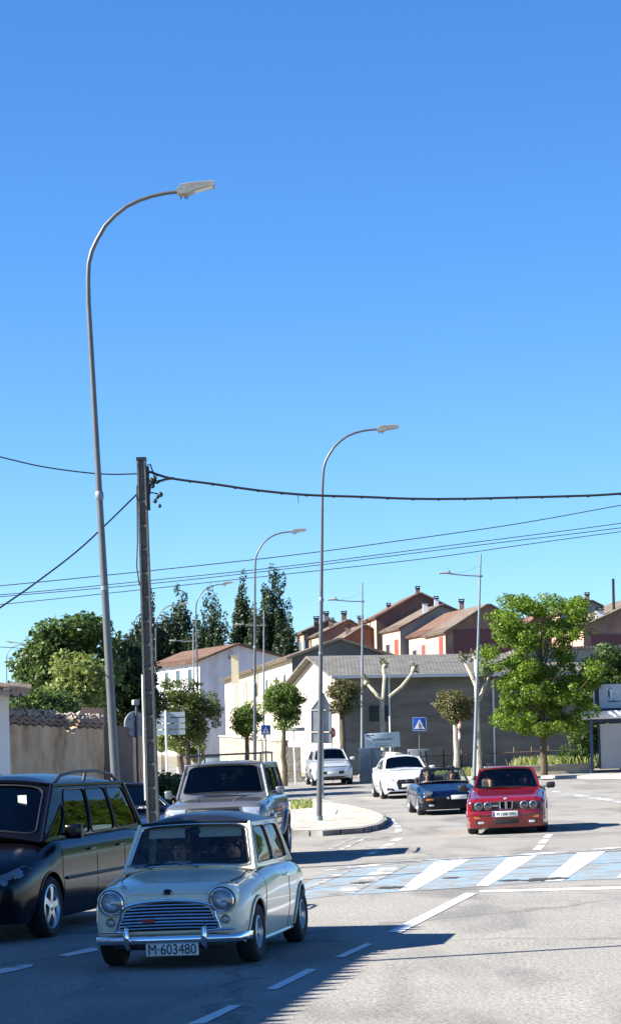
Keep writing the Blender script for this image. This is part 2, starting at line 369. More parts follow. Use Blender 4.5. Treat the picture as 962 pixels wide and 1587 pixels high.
# ---- markings (sheets 4 mm apart)
def paint_mat(name, col, wear, col2=None):
    m = bpy.data.materials.new(name); m.use_nodes = True; n = m.node_tree.nodes; l = m.node_tree.links; b = n['Principled BSDF']; b.inputs['Roughness'].default_value = 0.85
    tc = n.new('ShaderNodeTexCoord'); a = n.new('ShaderNodeTexNoise'); a.inputs['Scale'].default_value = 1.7; a.inputs['Detail'].default_value = 12; a.inputs['Roughness'].default_value = 0.75; l.new(tc.outputs['Object'], a.inputs['Vector'])
    r_ = n.new('ShaderNodeValToRGB'); e = r_.color_ramp.elements; e[0].position = wear; e[0].color = (0.21, 0.205, 0.19, 1); e[1].position = wear+0.05; e[1].color = (*col, 1); l.new(a.outputs['Fac'], r_.inputs[0])
    if col2: e2 = e.new(min(0.95, wear+0.2)); e2.color = (*col2, 1)
    l.new(r_.outputs[0], b.inputs['Base Color']); return m
WP = paint_mat('worn_white_road_paint', (0.64, 0.64, 0.61), 0.37); WP2 = paint_mat('very_worn_white_road_paint', (0.50, 0.50, 0.48), 0.50)
BP = paint_mat('worn_blue_road_paint', (0.21, 0.29, 0.34), 0.47, (0.16, 0.26, 0.34))
blue = drape('crossing_blue_band', px((452, 1397), (470, 1372), (500, 1357), (560, 1346), (619, 1341), (728, 1331), (831, 1326), (962, 1321), (1060, 1316), (1060, 1358), (962, 1363), (874, 1366), (744, 1375), (619, 1383), (520, 1389)), BP, 0.004); structure(blue)
for q in ([(895, 1323), (938, 1321), (872, 1366), (842, 1367)], [(787, 1330), (832, 1327), (757, 1374), (738, 1374)], [(673, 1338), (728, 1333), (643, 1381), (618, 1382)], [(590, 1346), (634, 1341), (549, 1385), (508, 1388)], [(510, 1358), (548, 1349), (492, 1374), (470, 1380)], [(1000, 1320), (1040, 1318), (990, 1361), (955, 1362)]):
    structure(drape('crossing_stripe', px(*q), WP if q[0][0] > 600 else WP2, 0.008))
for q in ([(722, 1385), (738, 1386), (621, 1447), (600, 1446)], [(567, 1463), (577, 1465), (533, 1485), (519, 1485)], [(476, 1503), (492, 1504), (429, 1535), (411, 1535)], [(356, 1560), (374, 1560), (318, 1588), (288, 1590)], [(249, 1606), (266, 1607), (215, 1634), (190, 1635)],
          [(0, 1503), (30, 1498), (52, 1496), (48, 1500), (20, 1507), (-20, 1514)], [(90, 1482), (142, 1470), (152, 1471), (150, 1475), (104, 1484)],
          [(847, 1294), (857, 1294), (852, 1299), (841, 1299)], [(840, 1302), (851, 1302), (846, 1308), (833, 1308)], [(833, 1311), (845, 1311), (838, 1318), (825, 1318)],
          [(614, 1300), (625, 1300), (617, 1304), (604, 1304)], [(602, 1308), (613, 1308), (604, 1312), (592, 1312)], [(590, 1315), (601, 1315), (592, 1318), (580, 1318)], [(577, 1321), (588, 1321), (577, 1325), (566, 1325)]):
    structure(drape('lane_dash', px(*q), WP, 0.006))
for nm, q in (('stop_line', [(744, 1381), (960, 1375), (1060, 1372), (1060, 1375), (960, 1379), (744, 1384)]), ('edge_line', [(520, 1346), (620, 1336), (800, 1325), (962, 1313), (1060, 1308), (1060, 1310), (962, 1316), (800, 1328), (620, 1339), (500, 1351)]),
              ('edge_line', [(858, 1226), (962, 1241), (1060, 1256), (1060, 1261), (962, 1245), (850, 1229)]),
              ('edge_line', [(455, 1237), (500, 1240), (552, 1250), (590, 1260), (612, 1272), (624, 1284), (622, 1292), (612, 1292), (612, 1284), (602, 1274), (584, 1264), (548, 1254), (500, 1244), (455, 1241)]),
              ('edge_line', [(505, 1318), (547, 1299), (552, 1299), (512, 1318)]), ('edge_line', [(520, 1320), (565, 1299), (570, 1299), (527, 1320)])):
    structure(drape(nm, px(*q), WP2 if nm == 'edge_line' else WP, 0.005))
# ragged tar patches in the surface
TAR = mat('tar_patch', (0.035, 0.034, 0.033), 0.8, var=0.3, vscale=6, bump=0.4, bscale=40)
PAT = mat('old_asphalt_patch', (0.115, 0.112, 0.105), 0.9, var=0.2, vscale=2, bump=0.5, bscale=28, fine=0.25)
for (cu, cv, ru, rv, m_) in ((845, 1364, 42, 3.2, TAR), (790, 1366, 22, 1.4, TAR), (610, 1377, 30, 2.0, TAR), (560, 1370, 22, 1.6, TAR), (700, 1362, 18, 1.0, TAR)):
    k = 22; structure(drape('tar_patch', px(*[(cu+ru*math.cos(2*math.pi*i/k)*rnd.uniform(.55, 1.1), cv-(0.04*ru*math.cos(2*math.pi*i/k))+rv*math.sin(2*math.pi*i/k)*rnd.uniform(.4, 1.2)) for i in range(k)]), m_, 0.011))
structure(drape('asphalt_repair', [(-2.9, 33), (-0.6, 31.5), (0.2, 29.6), (-1.2, 29.0), (-3.1, 30.2)], PAT, 0.0025))
# ---- traffic island
isl = thing('traffic_island', 'kerbed gravel traffic island round the foot of the middle tall lamp', 'traffic island', G(520, 1272))
def rel(o, ob):
    o.parent = ob; o.matrix_parent_inverse = Matrix.Translation(ob.location).inverted(); return o
IP = px((430, 1298), (500, 1296.5), (560, 1292), (588, 1286), (600, 1278), (596, 1269), (575, 1261), (540, 1253), (500, 1247), (430, 1243))
KW = mat('island_kerb', (0.16, 0.155, 0.145), 0.9, var=0.5, vscale=1.3, col2=(0.30, 0.29, 0.27), bump=0.3, bscale=20)
rel(drape('kerb', IP, KW, -0.02, thick=0.14), isl)
cx = sum((p for p in IP), Vector())/len(IP)
IN = [cx+(p-cx)*0.93 for p in IP]
GR = ramp_mat('pebble_fill', (1, 1, 1), [(0.35, (0.26, 0.22, 0.16)), (0.5, (0.44, 0.39, 0.31)), (0.66, (0.56, 0.52, 0.44))], tscale=2.2, bump=0.9, bscale=14)
rel(drape('gravel_bed', IN, GR, 0.10, thick=0.025), isl)
rel(drape('paving_slab', px((455, 1272), (520, 1270), (523, 1263), (455, 1263)), M['concrete'], 0.12, thick=0.02), isl)
tot = 0; k_ = 0
for i in range(1, len(IP)-1):
    a, b = IP[i-1], IP[i]; Ls = (b-a).length
    while tot < Ls:
        p = a.lerp(b, tot/Ls); m_ = MB(); m_.box((p.x, p.y, gz(p.x, p.y)+.06), (.025, .03, .125), rz=math.atan2(b.y-a.y, b.x-a.x)); rel(m_.build('kerb_joint', TAR, None, smooth=False), isl); tot += .85
    tot -= Ls
# ---- far pavement with kerb, on the right and behind the white cars
pv = thing('pavement', None, None, G(800, 1208)); structure(pv); del_ = None
FW = [G(555, 1205), G(620, 1208), G(700, 1210), G(770, 1208), G(850, 1207), G(905, 1207), G(1000, 1207), G(1100, 1207)]
FWb = [p+Vector((0.8, 9, 0)) for p in FW]
rel(drape('kerb_and_slabs', FW+FWb[::-1], M['concrete'], -0.02, thick=0.14), pv)
# sunlit road going away to the left and its verges
# grass strips made of blades
GRASS = leaf_mat('grass_blade', (0.10, 0.14, 0.03), (0.19, 0.24, 0.06), (0.34, 0.34, 0.14), 0.3)
def blades(name, pts, n, h, label='grass', off=0.0):
    """pts: polygon on the ground; scattered by rejection"""
    P2 = [(p[0], p[1]) for p in pts]; x0 = min(p[0] for p in P2); x1 = max(p[0] for p in P2); y0 = min(p[1] for p in P2); y1 = max(p[1] for p in P2)
    def inside(x, y):
        c = False
        for i in range(len(P2)):
            a, b = P2[i], P2[i-1]
            if (a[1] > y) != (b[1] > y) and x < (b[0]-a[0])*(y-a[1])/(b[1]-a[1])+a[0]: c = not c
        return c
    mb = MB(); k = 0
    while k < n:
        x = rnd.uniform(x0, x1); y = rnd.uniform(y0, y1)
        if not inside(x, y): continue
        k += 1; z = gz(x, y)+off-0.05; hh = h*rnd.uniform(.35, 1.25); a = rnd.uniform(0, 6.28); dx, dy = math.cos(a)*.035, math.sin(a)*.035
        lx, ly = rnd.uniform(-.4, .4)*hh, rnd.uniform(-.4, .4)*hh
        mb.add([(x-dx, y-dy, z), (x+dx, y+dy, z), (x+dx*.4+lx, y+dy*.4+ly, z+hh), (x-dx*.4+lx, y-dy*.4+ly, z+hh*.92)], [(0, 1, 2, 3)])
    o = mb.build(name, GRASS, smooth=False, fixn=False); o['kind'] = 'stuff'; o['label'] = label; o['category'] = 'grass'; return o
blades('verge_grass', [G(600, 1206)+Vector((0, 1, 0)), G(745, 1209)+Vector((0, 1, 0)), G(745, 1209)+Vector((0.4, 6, 0)), G(600, 1206)+Vector((0, 6, 0))], 5200, 0.35, 'rough green grass strip in front of the warehouse fence', 0.1)
blades('slope_grass', [(8.6, 101.5), (13.2, 101.5), (15, 107), (10, 107)], 3200, 0.5, 'tall yellow green weeds behind the low wall by the shelter', 0.3)
blades('island_grass', px((452, 1262), (484, 1259), (482, 1249), (452, 1251)), 500, 0.16, 'dry straw grass tuft on the traffic island', 0.14)

# ================================================================== trees
def leaves(mb_pts, n_per, rad, size, flat=0.7, seed=1, droop=0.0):
    g = np.random.default_rng(seed); allv = []
    for (c, r_) in mb_pts:
        k = max(4, int(n_per*(r_/rad)**2)); d = g.normal(size=(k, 3)); d /= np.linalg.norm(d, axis=1)[:, None]
        rr = r_*(0.45+0.6*g.random(k)**0.5); p = np.array(c)+d*rr[:, None]*np.array([1, 1, flat])
        nrm = d*0.6+g.normal(size=(k, 3))*0.6+np.array([0, 0, 0.5]); nrm /= np.linalg.norm(nrm, axis=1)[:, None]
        t = np.cross(nrm, g.normal(size=(k, 3))); t /= np.linalg.norm(t, axis=1)[:, None]+1e-9; b = np.cross(nrm, t)
        s = (size*(0.55+0.9*g.random(k)))[:, None]
        q = np.stack([p-t*s*.5, p-b*s*.28+t*s*.05, p+t*s*.5, p+b*s*.28+t*s*.05], axis=1); q[:, 2, 2] -= droop*s[:, 0]
        allv.append(q)
    V = np.concatenate(allv).reshape(-1, 3); nq = len(V)//4
    me = bpy.data.meshes.new('crown'); me.vertices.add(len(V)); me.vertices.foreach_set('co', V.ravel())
    me.loops.add(nq*4); me.loops.foreach_set('vertex_index', np.arange(nq*4)); me.polygons.add(nq); me.polygons.foreach_set('loop_start', np.arange(0, nq*4, 4)); me.polygons.foreach_set('loop_total', np.full(nq, 4))
    me.update(calc_edges=True); me.validate(); return me
def bend(a, b, r0, r1, n=6, wob=0.08, mb=None, sides=7):
    a = Vector(a); b = Vector(b); L = (b-a).length; pts = []; rs = []
    for i in range(n+1):
        t = i/n; o = Vector((rnd.uniform(-1, 1), rnd.uniform(-1, 1), rnd.uniform(-.5, .5)))*wob*L*(math.sin(math.pi*t)) * .5
        pts.append(a.lerp(b, t)+o); rs.append(r0+(r1-r0)*t)
    mb.tube(pts, rs, sides); return pts
def tree(name, label, loc, clumps, leafmat, trunk_h, trunk_r, n_per=150, rad=0.5, size=0.16, flat=0.75, barkm='bark', group=None, branches=True, seed=1, lean=(0, 0), cat='tree'):
    """clumps: list of ((x,y,z), r) relative to the trunk foot"""
    t = thing(name, label, cat, loc, group=group)
    mb = MB(); top = Vector((lean[0], lean[1], trunk_h)); zt = max(c[0][2] for c in clumps)
    bend((0, 0, -0.15), top, trunk_r*1.25, trunk_r*.85, 6, .03, mb, 9)
    cc = Vector((sum(c[0][0] for c in clumps)/len(clumps), sum(c[0][1] for c in clumps)/len(clumps), 0))
    lead = bend(top, (cc.x+lean[0]*.3, cc.y, trunk_h+(zt-trunk_h)*.82), trunk_r*.8, trunk_r*.12, 8, .05, mb, 7)
    if branches:
        for c, r_ in clumps[::max(1, len(clumps)//45)]:
            c = Vector(c); hz = min(max((c.z-(c-cc).xy.length*.8-trunk_h)/(max(zt-trunk_h, .1)), 0), .9); st = lead[int(hz*7)]
            bend(st, c, trunk_r*.30, trunk_r*.05, 4, .12, mb, 5)
    mb.build('trunk', M[barkm], t)
    me = leaves(clumps, n_per, rad, size, flat, seed); me.materials.append(leafmat); cr = bpy.data.objects.new('crown', me); COL.objects.link(cr); cr.parent = t
    return t
def blob_clumps(c, r, n, cr, seed=1, shell=0.55, squash=None):
    g = random.Random(seed); out = []
    while len(out) < n:
        d = Vector((g.gauss(0, 1), g.gauss(0, 1), g.gauss(0, 1))).normalized(); q = shell+(1-shell)*g.random()
        p = Vector((d.x*r[0]*q, d.y*r[1]*q, d.z*r[2]*q)); out.append((tuple(Vector(c)+p), cr*g.uniform(.6, 1.35)))
    return out
LF_dark = leaf_mat('leaf_dark', (0.018, 0.035, 0.012), (0.03, 0.06, 0.018), (0.05, 0.09, 0.028), .25)
LF_mid = leaf_mat('leaf_mid', (0.03, 0.055, 0.012), (0.055, 0.10, 0.02), (0.09, 0.15, 0.035), .3)
LF_bright = leaf_mat('leaf_bright', (0.045, 0.09, 0.008), (0.10, 0.18, 0.014), (0.20, 0.30, 0.03), .42)
LF_yel = leaf_mat('leaf_yellowgreen', (0.10, 0.14, 0.03), (0.17, 0.22, 0.05), (0.26, 0.30, 0.09), .3)
LF_dry = leaf_mat('leaf_olive_dry', (0.06, 0.06, 0.02), (0.10, 0.105, 0.035), (0.18, 0.17, 0.07), .3)
LF_pop = leaf_mat('leaf_poplar', (0.012, 0.03, 0.012), (0.025, 0.05, 0.018), (0.06, 0.095, 0.045), .22)
def clumps_px(D, pts, depth, cr, foot, seed=1, s=1.0):
    """clump centres from a silhouette sampled in the plane at D, pushed fore and aft; pts: (u, v, ru, rv, n)"""
    g = random.Random(seed); out = []
    for (u, v, ru, rv, n) in pts:
        c = P(u, v, D)
        for _ in range(n):
            d = Vector((g.gauss(0, 1), g.gauss(0, 1), g.gauss(0, 1))).normalized(); q = .5+.5*g.random()
            out.append((tuple(c+Vector((d.x*ru*D/F*q, d.y*depth*q, d.z*rv*D/F*q))-Vector(foot)), cr*g.uniform(.6, 1.35)))
    return out
# large dark trees behind the adobe wall
f = GD(110, 88)
tree('broadleaf_tree', 'tall dark green tree with a spreading top behind the adobe wall', f, clumps_px(88, [(95, 1000, 45, 30, 34), (130, 975, 28, 16, 18), (80, 1040, 50, 40, 34), (135, 1040, 40, 50, 30), (62, 1070, 40, 35, 24)], 2.2, .55, f, 3), LF_mid, 2.4, .22, 150, .55, .20, seed=3, group='trees behind the adobe wall')
f = GD(110, 78)
tree('broadleaf_tree', 'light yellow green leafy tree in the middle of the dark ones behind the wall', f, clumps_px(78, [(120, 1050, 34, 36, 34), (110, 1088, 50, 24, 26), (90, 1085, 22, 18, 10)], 1.3, .4, f, 4), LF_yel, 1.6, .15, 150, .42, .15, seed=4, group='trees behind the adobe wall')
f = GD(55, 72)
tree('broadleaf_tree', 'low spreading mid green tree just above the coping beside the white house', f, clumps_px(72, [(60, 1092, 45, 14, 24), (38, 1085, 18, 12, 8), (85, 1100, 35, 12, 14)], 1.2, .35, f, 5), LF_mid, 1.3, .12, 150, .38, .13, seed=5, group='trees behind the adobe wall')
f = GD(200, 96)
tree('broadleaf_tree', 'very dark dense tree filling the gap around the grey lamp pole', f, clumps_px(96, [(190, 1035, 34, 40, 36), (205, 1090, 36, 45, 34), (175, 1080, 25, 40, 20), (222, 1050, 18, 50, 16), (186, 1005, 18, 12, 9)], 2.0, .55, f, 6), LF_dark, 2.0, .2, 170, .55, .20, seed=6, group='trees behind the adobe wall')
# poplars
for i, (u, vt, hw, D, lab) in enumerate(((232, 900, 24, 218, 'left poplar of the row, half behind the concrete pole'), (276, 897, 25, 222, 'dark poplar second from the left in the row'), (326, 902, 27, 216, 'wide dark poplar third from the left above the white house'), (376, 878, 15, 224, 'slim poplar fourth in the row beside the lamp pole'), (420, 865, 30, 220, 'tallest and broadest poplar at the right end of the row'), (446, 958, 14, 214, 'short dark tree leaning at the right foot of the tallest poplar'))):
    f = GD(u, D); cl = []; g = random.Random(50+i); base = P(u, vt, D).z-f.z
    sx = P(u, vt, D).x-f.x
    H = base
    for k in range(62):
        rad_ = hw*D/F*1.25*(0 if k == 0 else g.uniform(.2, 1.1)); a = g.uniform(0, 6.28); hk = H*(1 if k == 0 else g.uniform(.6, 1.0)-.2*rad_/(hw*D/F)); b0_ = g.uniform(.08, .3)*H
        for j in range(13):
            t = (j+g.random())/13; z = b0_+(hk-b0_)*t; rr_ = rad_*(.35+.65*min(1, t*1.6)); cl.append(((sx*z/H+math.cos(a)*rr_+g.uniform(-.15, .15), math.sin(a)*rr_+g.uniform(-.15, .15), z), .56*g.uniform(.6, 1.3)*(1.2-.7*t)))
    tree('poplar_tree', lab, f, cl, LF_pop, 1.5, .22, 100, .44, .26, flat=2.1, group='poplars behind the white house', branches=False, seed=60+i)
LF_fresh = leaf_mat('leaf_fresh', (0.04, 0.075, 0.012), (0.08, 0.14, 0.022), (0.14, 0.21, 0.04), .35)
# round clipped street trees
def round_tree(label, u, D, top, bot, hw, leafm, seed, trunk='bark', dens=60, grp='round street trees'):
    f = GD(u, D); c = P(u, (top+bot)/2, D)-f; rz = (bot-top)/2*D/F*1.12; rx = hw*D/F*1.15
    tree('street_tree', label, f, blob_clumps(c, (rx*.85, rx*.85, rz*.85), dens, .34, seed, .35), leafm, max(.8, c.z-rz*.7), .11, 240, .36, .105, barkm=trunk, group=grp, seed=seed)
round_tree('round olive green tree behind the stacked direction signs', 290, 112, 1046, 1168, 55, leaf_mat('leaf_olive', (0.04, 0.06, 0.012), (0.09, 0.12, 0.028), (0.15, 0.18, 0.05), .3), 21, dens=125)
round_tree('round bright green tree beside the thin lamp pole before the cream house', 440, 104, 1050, 1130, 34, LF_fresh, 22, dens=70)
round_tree('small dark bushy tree left of the round green one by the cream house', 383, 112, 1085, 1145, 21, LF_fresh, 23, dens=34)
round_tree('thin crowned tree against the pink gable wall', 531, 106, 1046, 1108, 23, LF_dry, 24, dens=36)
round_tree('sparse olive tree with a slim pale trunk before the warehouse', 706, 96, 1064, 1122, 27, LF_dry, 25, trunk='palebark', dens=44)
# the big bright tree on the right
f = G(843, 1206); D = f.y
cl = clumps_px(D, [(800, 935, 22, 14, 12), (850, 940, 48, 14, 20), (895, 945, 22, 18, 14), (838, 985, 85, 26, 50), (780, 965, 30, 16, 14), (800, 1040, 52, 22, 34), (885, 1040, 60, 34, 46), (815, 1075, 62, 24, 34), (880, 1095, 50, 28, 30), (800, 1110, 40, 20, 18), (850, 1125, 60, 14, 24), (760, 1015, 14, 10, 5)], 2.0, .34, f, 9)
maple = tree('maple_tree', 'large bright green spreading tree beside the bus shelter', f, cl, LF_bright, 2.1, .14, 150, .36, .125, seed=9)
for i, (x_, y_) in enumerate(((15.5, 50), (17.5, 57), (19.5, 64), (22, 71), (25, 79), (29, 88))):
    copy_tree(maple, (x_, y_, gz(x_, y_)), (0, 0, i*1.1), ('roadside tree off the right edge, %s of the six that the car sides mirror' % ('nearest', 'second', 'third', 'fourth', 'fifth', 'farthest')[i]))['group'] = 'trees off the right edge'
f = GD(965, 104)
tree('broadleaf_tree', 'darker green tree rising behind the bus shelter roof', f, clumps_px(104, [(945, 1030, 30, 30, 30), (925, 1095, 22, 60, 30), (975, 1060, 30, 50, 24), (905, 1130, 16, 40, 18)], 1.4, .42, f, 10), LF_mid, 1.2, .14, 130, .42, .16, seed=10)
# pollarded plane trees
def pollard(label, u, vb, limbs, stem, D=None, tufts=True, seed=1, foot_v=None):
    f = GD(u, D); t = thing('plane_tree', label, 'tree', f, group='pollarded plane trees'); mb = MB(); q = [P(a, b, D)-f for a, b in stem]
    q = [Vector((0, 0, -.1))]+q; mb.tube(q, [.125-.035*i/len(q)*1.2 for i in range(len(q))], 9)
    cl = []
    for lm in limbs:
        qq = [P(a, b, D)-f+Vector((0, .25*i, 0)) for i, (a, b) in enumerate(lm)]; mb.tube(qq, [.075-.02*i/len(qq)+.012*(i % 2) for i in range(len(qq))], 7)
        mb.ell(qq[-1], (.14, .14, .13)); mb.ell(qq[-1]+Vector((.06, .05, .06)), (.1, .1, .1))
        for k in range(5):
            d = Vector((rnd.uniform(-.25, .25), rnd.uniform(-.2, .2), rnd.uniform(.1, .45))); mb.tube([qq[-1], qq[-1]+d*.6, qq[-1]+d], [.02, .014, .006], 5)
        cl += [(tuple(qq[-1]+Vector((rnd.uniform(-.12, .12), rnd.uniform(-.12, .12), rnd.uniform(-.1, .25)))), .15) for _ in range(3)]
    mb.build('trunk', M['palebark'], t)
    me = leaves(cl, 45, .15, .10, 1.2, seed); me.materials.append(LF_dry); c_ = bpy.data.objects.new('crown', me); COL.objects.link(c_); c_.parent = t
pollard('pollarded plane with one long bare limb reaching right, behind the white billboard', 594, 0, [[(593, 1085), (596, 1050), (594, 1036), (597, 1031)], [(590, 1085), (578, 1070), (568, 1058)], [(603, 1080), (622, 1065), (638, 1045), (642, 1036)]], [(594, 1150), (592, 1110), (592, 1085)], D=106, seed=1)
pollard('pollarded plane half hidden by the tall straight lamp on the right', 742, 0, [[(738, 1066), (730, 1045), (719, 1022)], [(740, 1060), (738, 1035), (737, 1018)], [(739, 1092), (748, 1072), (757, 1052), (760, 1044)]], [(740, 1140), (739, 1095), (738, 1062)], D=98, seed=2)
# hedges
def hedge(label, pts, D, w, leafm, n=40, r=.3, seed=1, size=.12):
    f = GD(pts[0][0], D); cl = []; g = random.Random(seed)
    for _ in range(n):
        k = g.randrange(len(pts)); u, v, ru, rv = pts[k]; c = P(u+g.uniform(-ru, ru), v+g.uniform(-rv, rv), D+g.uniform(-w, w))-f; cl.append((tuple(c), r*g.uniform(.7, 1.2)))
    t = thing('hedge', label, 'hedge', f); me = leaves(cl, 130, r, size, 1, seed); me.materials.append(leafm); c_ = bpy.data.objects.new('foliage', me); COL.objects.link(c_); c_.parent = t
    mb = MB()
    for k in range(6):
        c = Vector(cl[k*3][0]); mb.tube([Vector((c.x, c.y, -.1+gz(f.x+c.x, f.y+c.y)-f.z)), c], [.03, .012], 5)
    mb.build('stems', M['bark'], t)
hedge('clipped sunlit hedge along the side road under the olive tree', [(275, 1155, 10, 8), (290, 1160, 8, 9), (305, 1165, 5, 10)], 118, .8, LF_yel, 40, .28, 31)
hedge('dark green bush behind the blue car by the concrete pole', [(262, 1222, 18, 12), (250, 1230, 10, 10)], 52, .5, LF_mid, 34, .22, 32, .09)
hedge('pale green shrubs at the foot of the stacked signs', [(250, 1152, 8, 8)], 125, .6, LF_yel, 16, .25, 33)
hedge('tangled bush growing against the bus shelter', [(900, 1150, 16, 25), (890, 1178, 16, 12)], 103, .7, LF_mid, 36, .3, 34)
# ================================================================== buildings
PINK = mat('pink_render', (0.52, 0.33, 0.23), 0.9, var=0.12, vscale=.6, fine=.06, bump=.2)
WHITEW = mat('white_render', (0.66, 0.66, 0.68), 0.9, var=0.10, vscale=.7, fine=.06, bump=.2)
CREAM = mat('cream_render', (0.60, 0.53, 0.38), 0.9, var=0.12, vscale=.5, fine=.06, bump=.2)
GREYR = mat('grey_render', (0.30, 0.29, 0.27), 0.92, var=0.2, vscale=.35, fine=.08, bump=.3)
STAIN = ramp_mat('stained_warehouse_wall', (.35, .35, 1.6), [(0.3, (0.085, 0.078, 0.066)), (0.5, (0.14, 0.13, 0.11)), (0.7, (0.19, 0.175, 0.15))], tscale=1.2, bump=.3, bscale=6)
BRICKR = brick_mat('red_brick', (0.22, 0.085, 0.06), (0.17, 0.065, 0.048), (0.22, 0.18, 0.15))
BRICKB = brick_mat('brown_brick', (0.25, 0.15, 0.11), (0.20, 0.115, 0.085), (0.27, 0.23, 0.2))
TILE = wave_roof('roof_tiles', (0.17, 0.085, 0.055), (0.24, 0.14, 0.095), 'X', 5.5)
TILEG = wave_roof('weathered_tiles', (0.17, 0.125, 0.09), (0.24, 0.185, 0.14), 'X', 5.5)
CORR = wave_roof('corrugated_sheet', (0.12, 0.115, 0.10), (0.165, 0.155, 0.135), 'X', 1.6, .15)
GARAGE = mat('garage_door_maroon', (0.10, 0.035, 0.04), 0.6, var=.1)
SHUT = mat('red_shutter', (0.30, 0.05, 0.04), 0.6)
def plane_hit(u, v, p0, g):
    a = (u-U0)/F; b = -(v-V0)/F; d = Vector((a*CR+b*SR, 1, -a*SR+b*CR)); n = Vector((-g.y, g.x, 0)); o = Vector((0, 0, CH))
    return o+d*((p0-o).dot(n)/d.dot(n))
def house(name, label, outline, D0, ga, ea, L, wallm, roofm, group=None, over=.3, rt=.14, side_m=None, gutter=False, base=None):
    """gable outline in photo pixels (left foot, left eave, apex..., right eave, right foot) on the vertical plane through the first point at D0
    with direction ga degrees, pushed L metres along direction ea degrees; slabs of roof lie on the upper edges"""
    g = Vector((math.cos(R(ga)), math.sin(R(ga)), 0)); e = Vector((math.cos(R(ea)), math.sin(R(ea)), 0)); p0 = P(outline[0][0], outline[0][1], D0)
    pts = [plane_hit(u, v, p0, g) for u, v in outline]; zb = min(gz(pts[0].x, pts[0].y), pts[0].z, pts[-1].z)-.3
    if base is not None: zb = base
    pts[0].z = zb; pts[-1].z = zb; pts[0].x, pts[0].y = pts[1].x, pts[1].y; pts[-1].x, pts[-1].y = pts[-2].x, pts[-2].y
    c = Vector((pts[0].x, pts[0].y, zb)); t = thing(name, label, 'building', c, group=group)
    q = [p-c for p in pts]
    mb = MB(); mb.slab(q, e*L); wm = mb.build('wall', wallm, t, smooth=False)
    up = q[1:-1]
    for i in range(len(up)-1):
        a, b = up[i], up[i+1]; d = (b-a).normalized(); nrm = d.cross(e)
        if nrm.z < 0: nrm = -nrm
        nrm.normalize(); a2 = a-d*(over if i == 0 else 0); b2 = b+d*(over if i == len(up)-2 else 0); mb = MB()
        s0 = [a2-e*over+nrm*.01, b2-e*over+nrm*.01, b2+e*(L+over)+nrm*.01, a2+e*(L+over)+nrm*.01]
        mb.slab(s0, nrm*(rt+.004*i)); mb.build('roof', roofm, t, smooth=False)
        # ribs / tile rows standing proud of the slab edge
        if L > 3 and i in (0, len(up)-2) and roofm is not CORR:
            mb = MB(); edge = a2 if i == 0 else b2; k = int((L+2*over)/.32)
            for j in range(k):
                p = edge+nrm*(rt*.9)-e*over+e*((j+.5)*(L+2*over)/k); mb.tube([p-d*.02*(1 if i == 0 else -1), p+d*.9*(1 if i == 0 else -1)], .075, 6)
            mb.build('tile_row', roofm, t)
    t['_L'] = L
    return t, q, g, e
def face_rect(t, p, ax, u0, u1, z0, z1, m, name, out, d=.06, frame=None, sill=None):
    """a window / door set on a wall: p = face origin, ax = unit direction along the wall, out = outward normal"""
    mb = MB(); o = Vector(out); c = Vector(p)+ax*((u0+u1)/2)+Vector((0, 0, (z0+z1)/2))+o*.02
    mt = Matrix((ax, o, Vector((0, 0, 1)))).transposed()
    mb.box(c, (u1-u0, d, z1-z0), mtx=mt); w_ = mb.build(name, m, t, smooth=False)
    if frame:
        mb = MB()
        for (a, b, cc, dd) in ((u0-.07, u0, z0-.07, z1+.07), (u1, u1+.07, z0-.07, z1+.07), (u0, u1, z1, z1+.07), (u0, u1, z0-.07, z0)):
            mb.box(Vector(p)+ax*((a+b)/2)+Vector((0, 0, (cc+dd)/2))+o*.05, (b-a, .1, dd-cc), mtx=mt)
        mb.build('frame', frame, w_, smooth=False)
    return w_
def chimney(t, c, w, h, m, capm=None, name='chimney', tall=False):
    w *= .72; h *= .8; mb = MB(); mb.box((c[0], c[1], c[2]+h/2), (w, w, h)); k = mb.build(name, m, t, smooth=False)
    mb = MB(); mb.box((c[0], c[1], c[2]+h+.05), (w*1.25, w*1.25, .1))
    for i in (-1, 1):
        for j in (-1, 1): mb.box((c[0]+i*w*.4, c[1]+j*w*.4, c[2]+h+.2), (.06, .06, .14))
    mb.box((c[0], c[1], c[2]+h+.22), (w*1.25, w*1.25, .06)); mb.build('cap', capm or M['black'], k, smooth=False)
# --- hillside brick terrace (far, uphill)
hb = 4.5
def H(label, outl, D, ga, L, wm, rm, lit, **k):
    t, q, g, e = house('terraced_house', label, outl, D, ga, ga+90, L, wm, rm, 'brick terraced houses on the hill', base=0.0, **k)
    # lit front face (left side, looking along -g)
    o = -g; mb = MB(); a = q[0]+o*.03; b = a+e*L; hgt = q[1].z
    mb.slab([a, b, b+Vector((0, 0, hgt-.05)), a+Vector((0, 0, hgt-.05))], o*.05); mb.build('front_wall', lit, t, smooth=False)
    return t, q, g, e
D = 205
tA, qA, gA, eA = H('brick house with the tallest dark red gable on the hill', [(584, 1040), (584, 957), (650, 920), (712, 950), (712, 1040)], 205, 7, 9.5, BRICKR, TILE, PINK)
for z in (.6,): 
    hgt = qA[1].z
    for k in (2.0, 5.2): face_rect(tA, qA[0]-gA*.08, eA, k, k+1.1, hgt-3.0, hgt-1.6, M['housewin'], 'window', -gA, frame=WHITEW)
chimney(tA, qA[2]+eA*1.0, .5, .6, BRICKR); chimney(tA, (qA[1]+qA[2])/2+eA*5.5-Vector((0, 0, .3)), .5, .8, BRICKR)
tB, qB, gB, eB = H('terraced house with a grey rendered party wall and small pale chimney', [(621, 1040), (621, 974), (684, 939), (725, 955), (725, 1040)], 198, 14, 5.5, GREYR, TILEG, PINK)
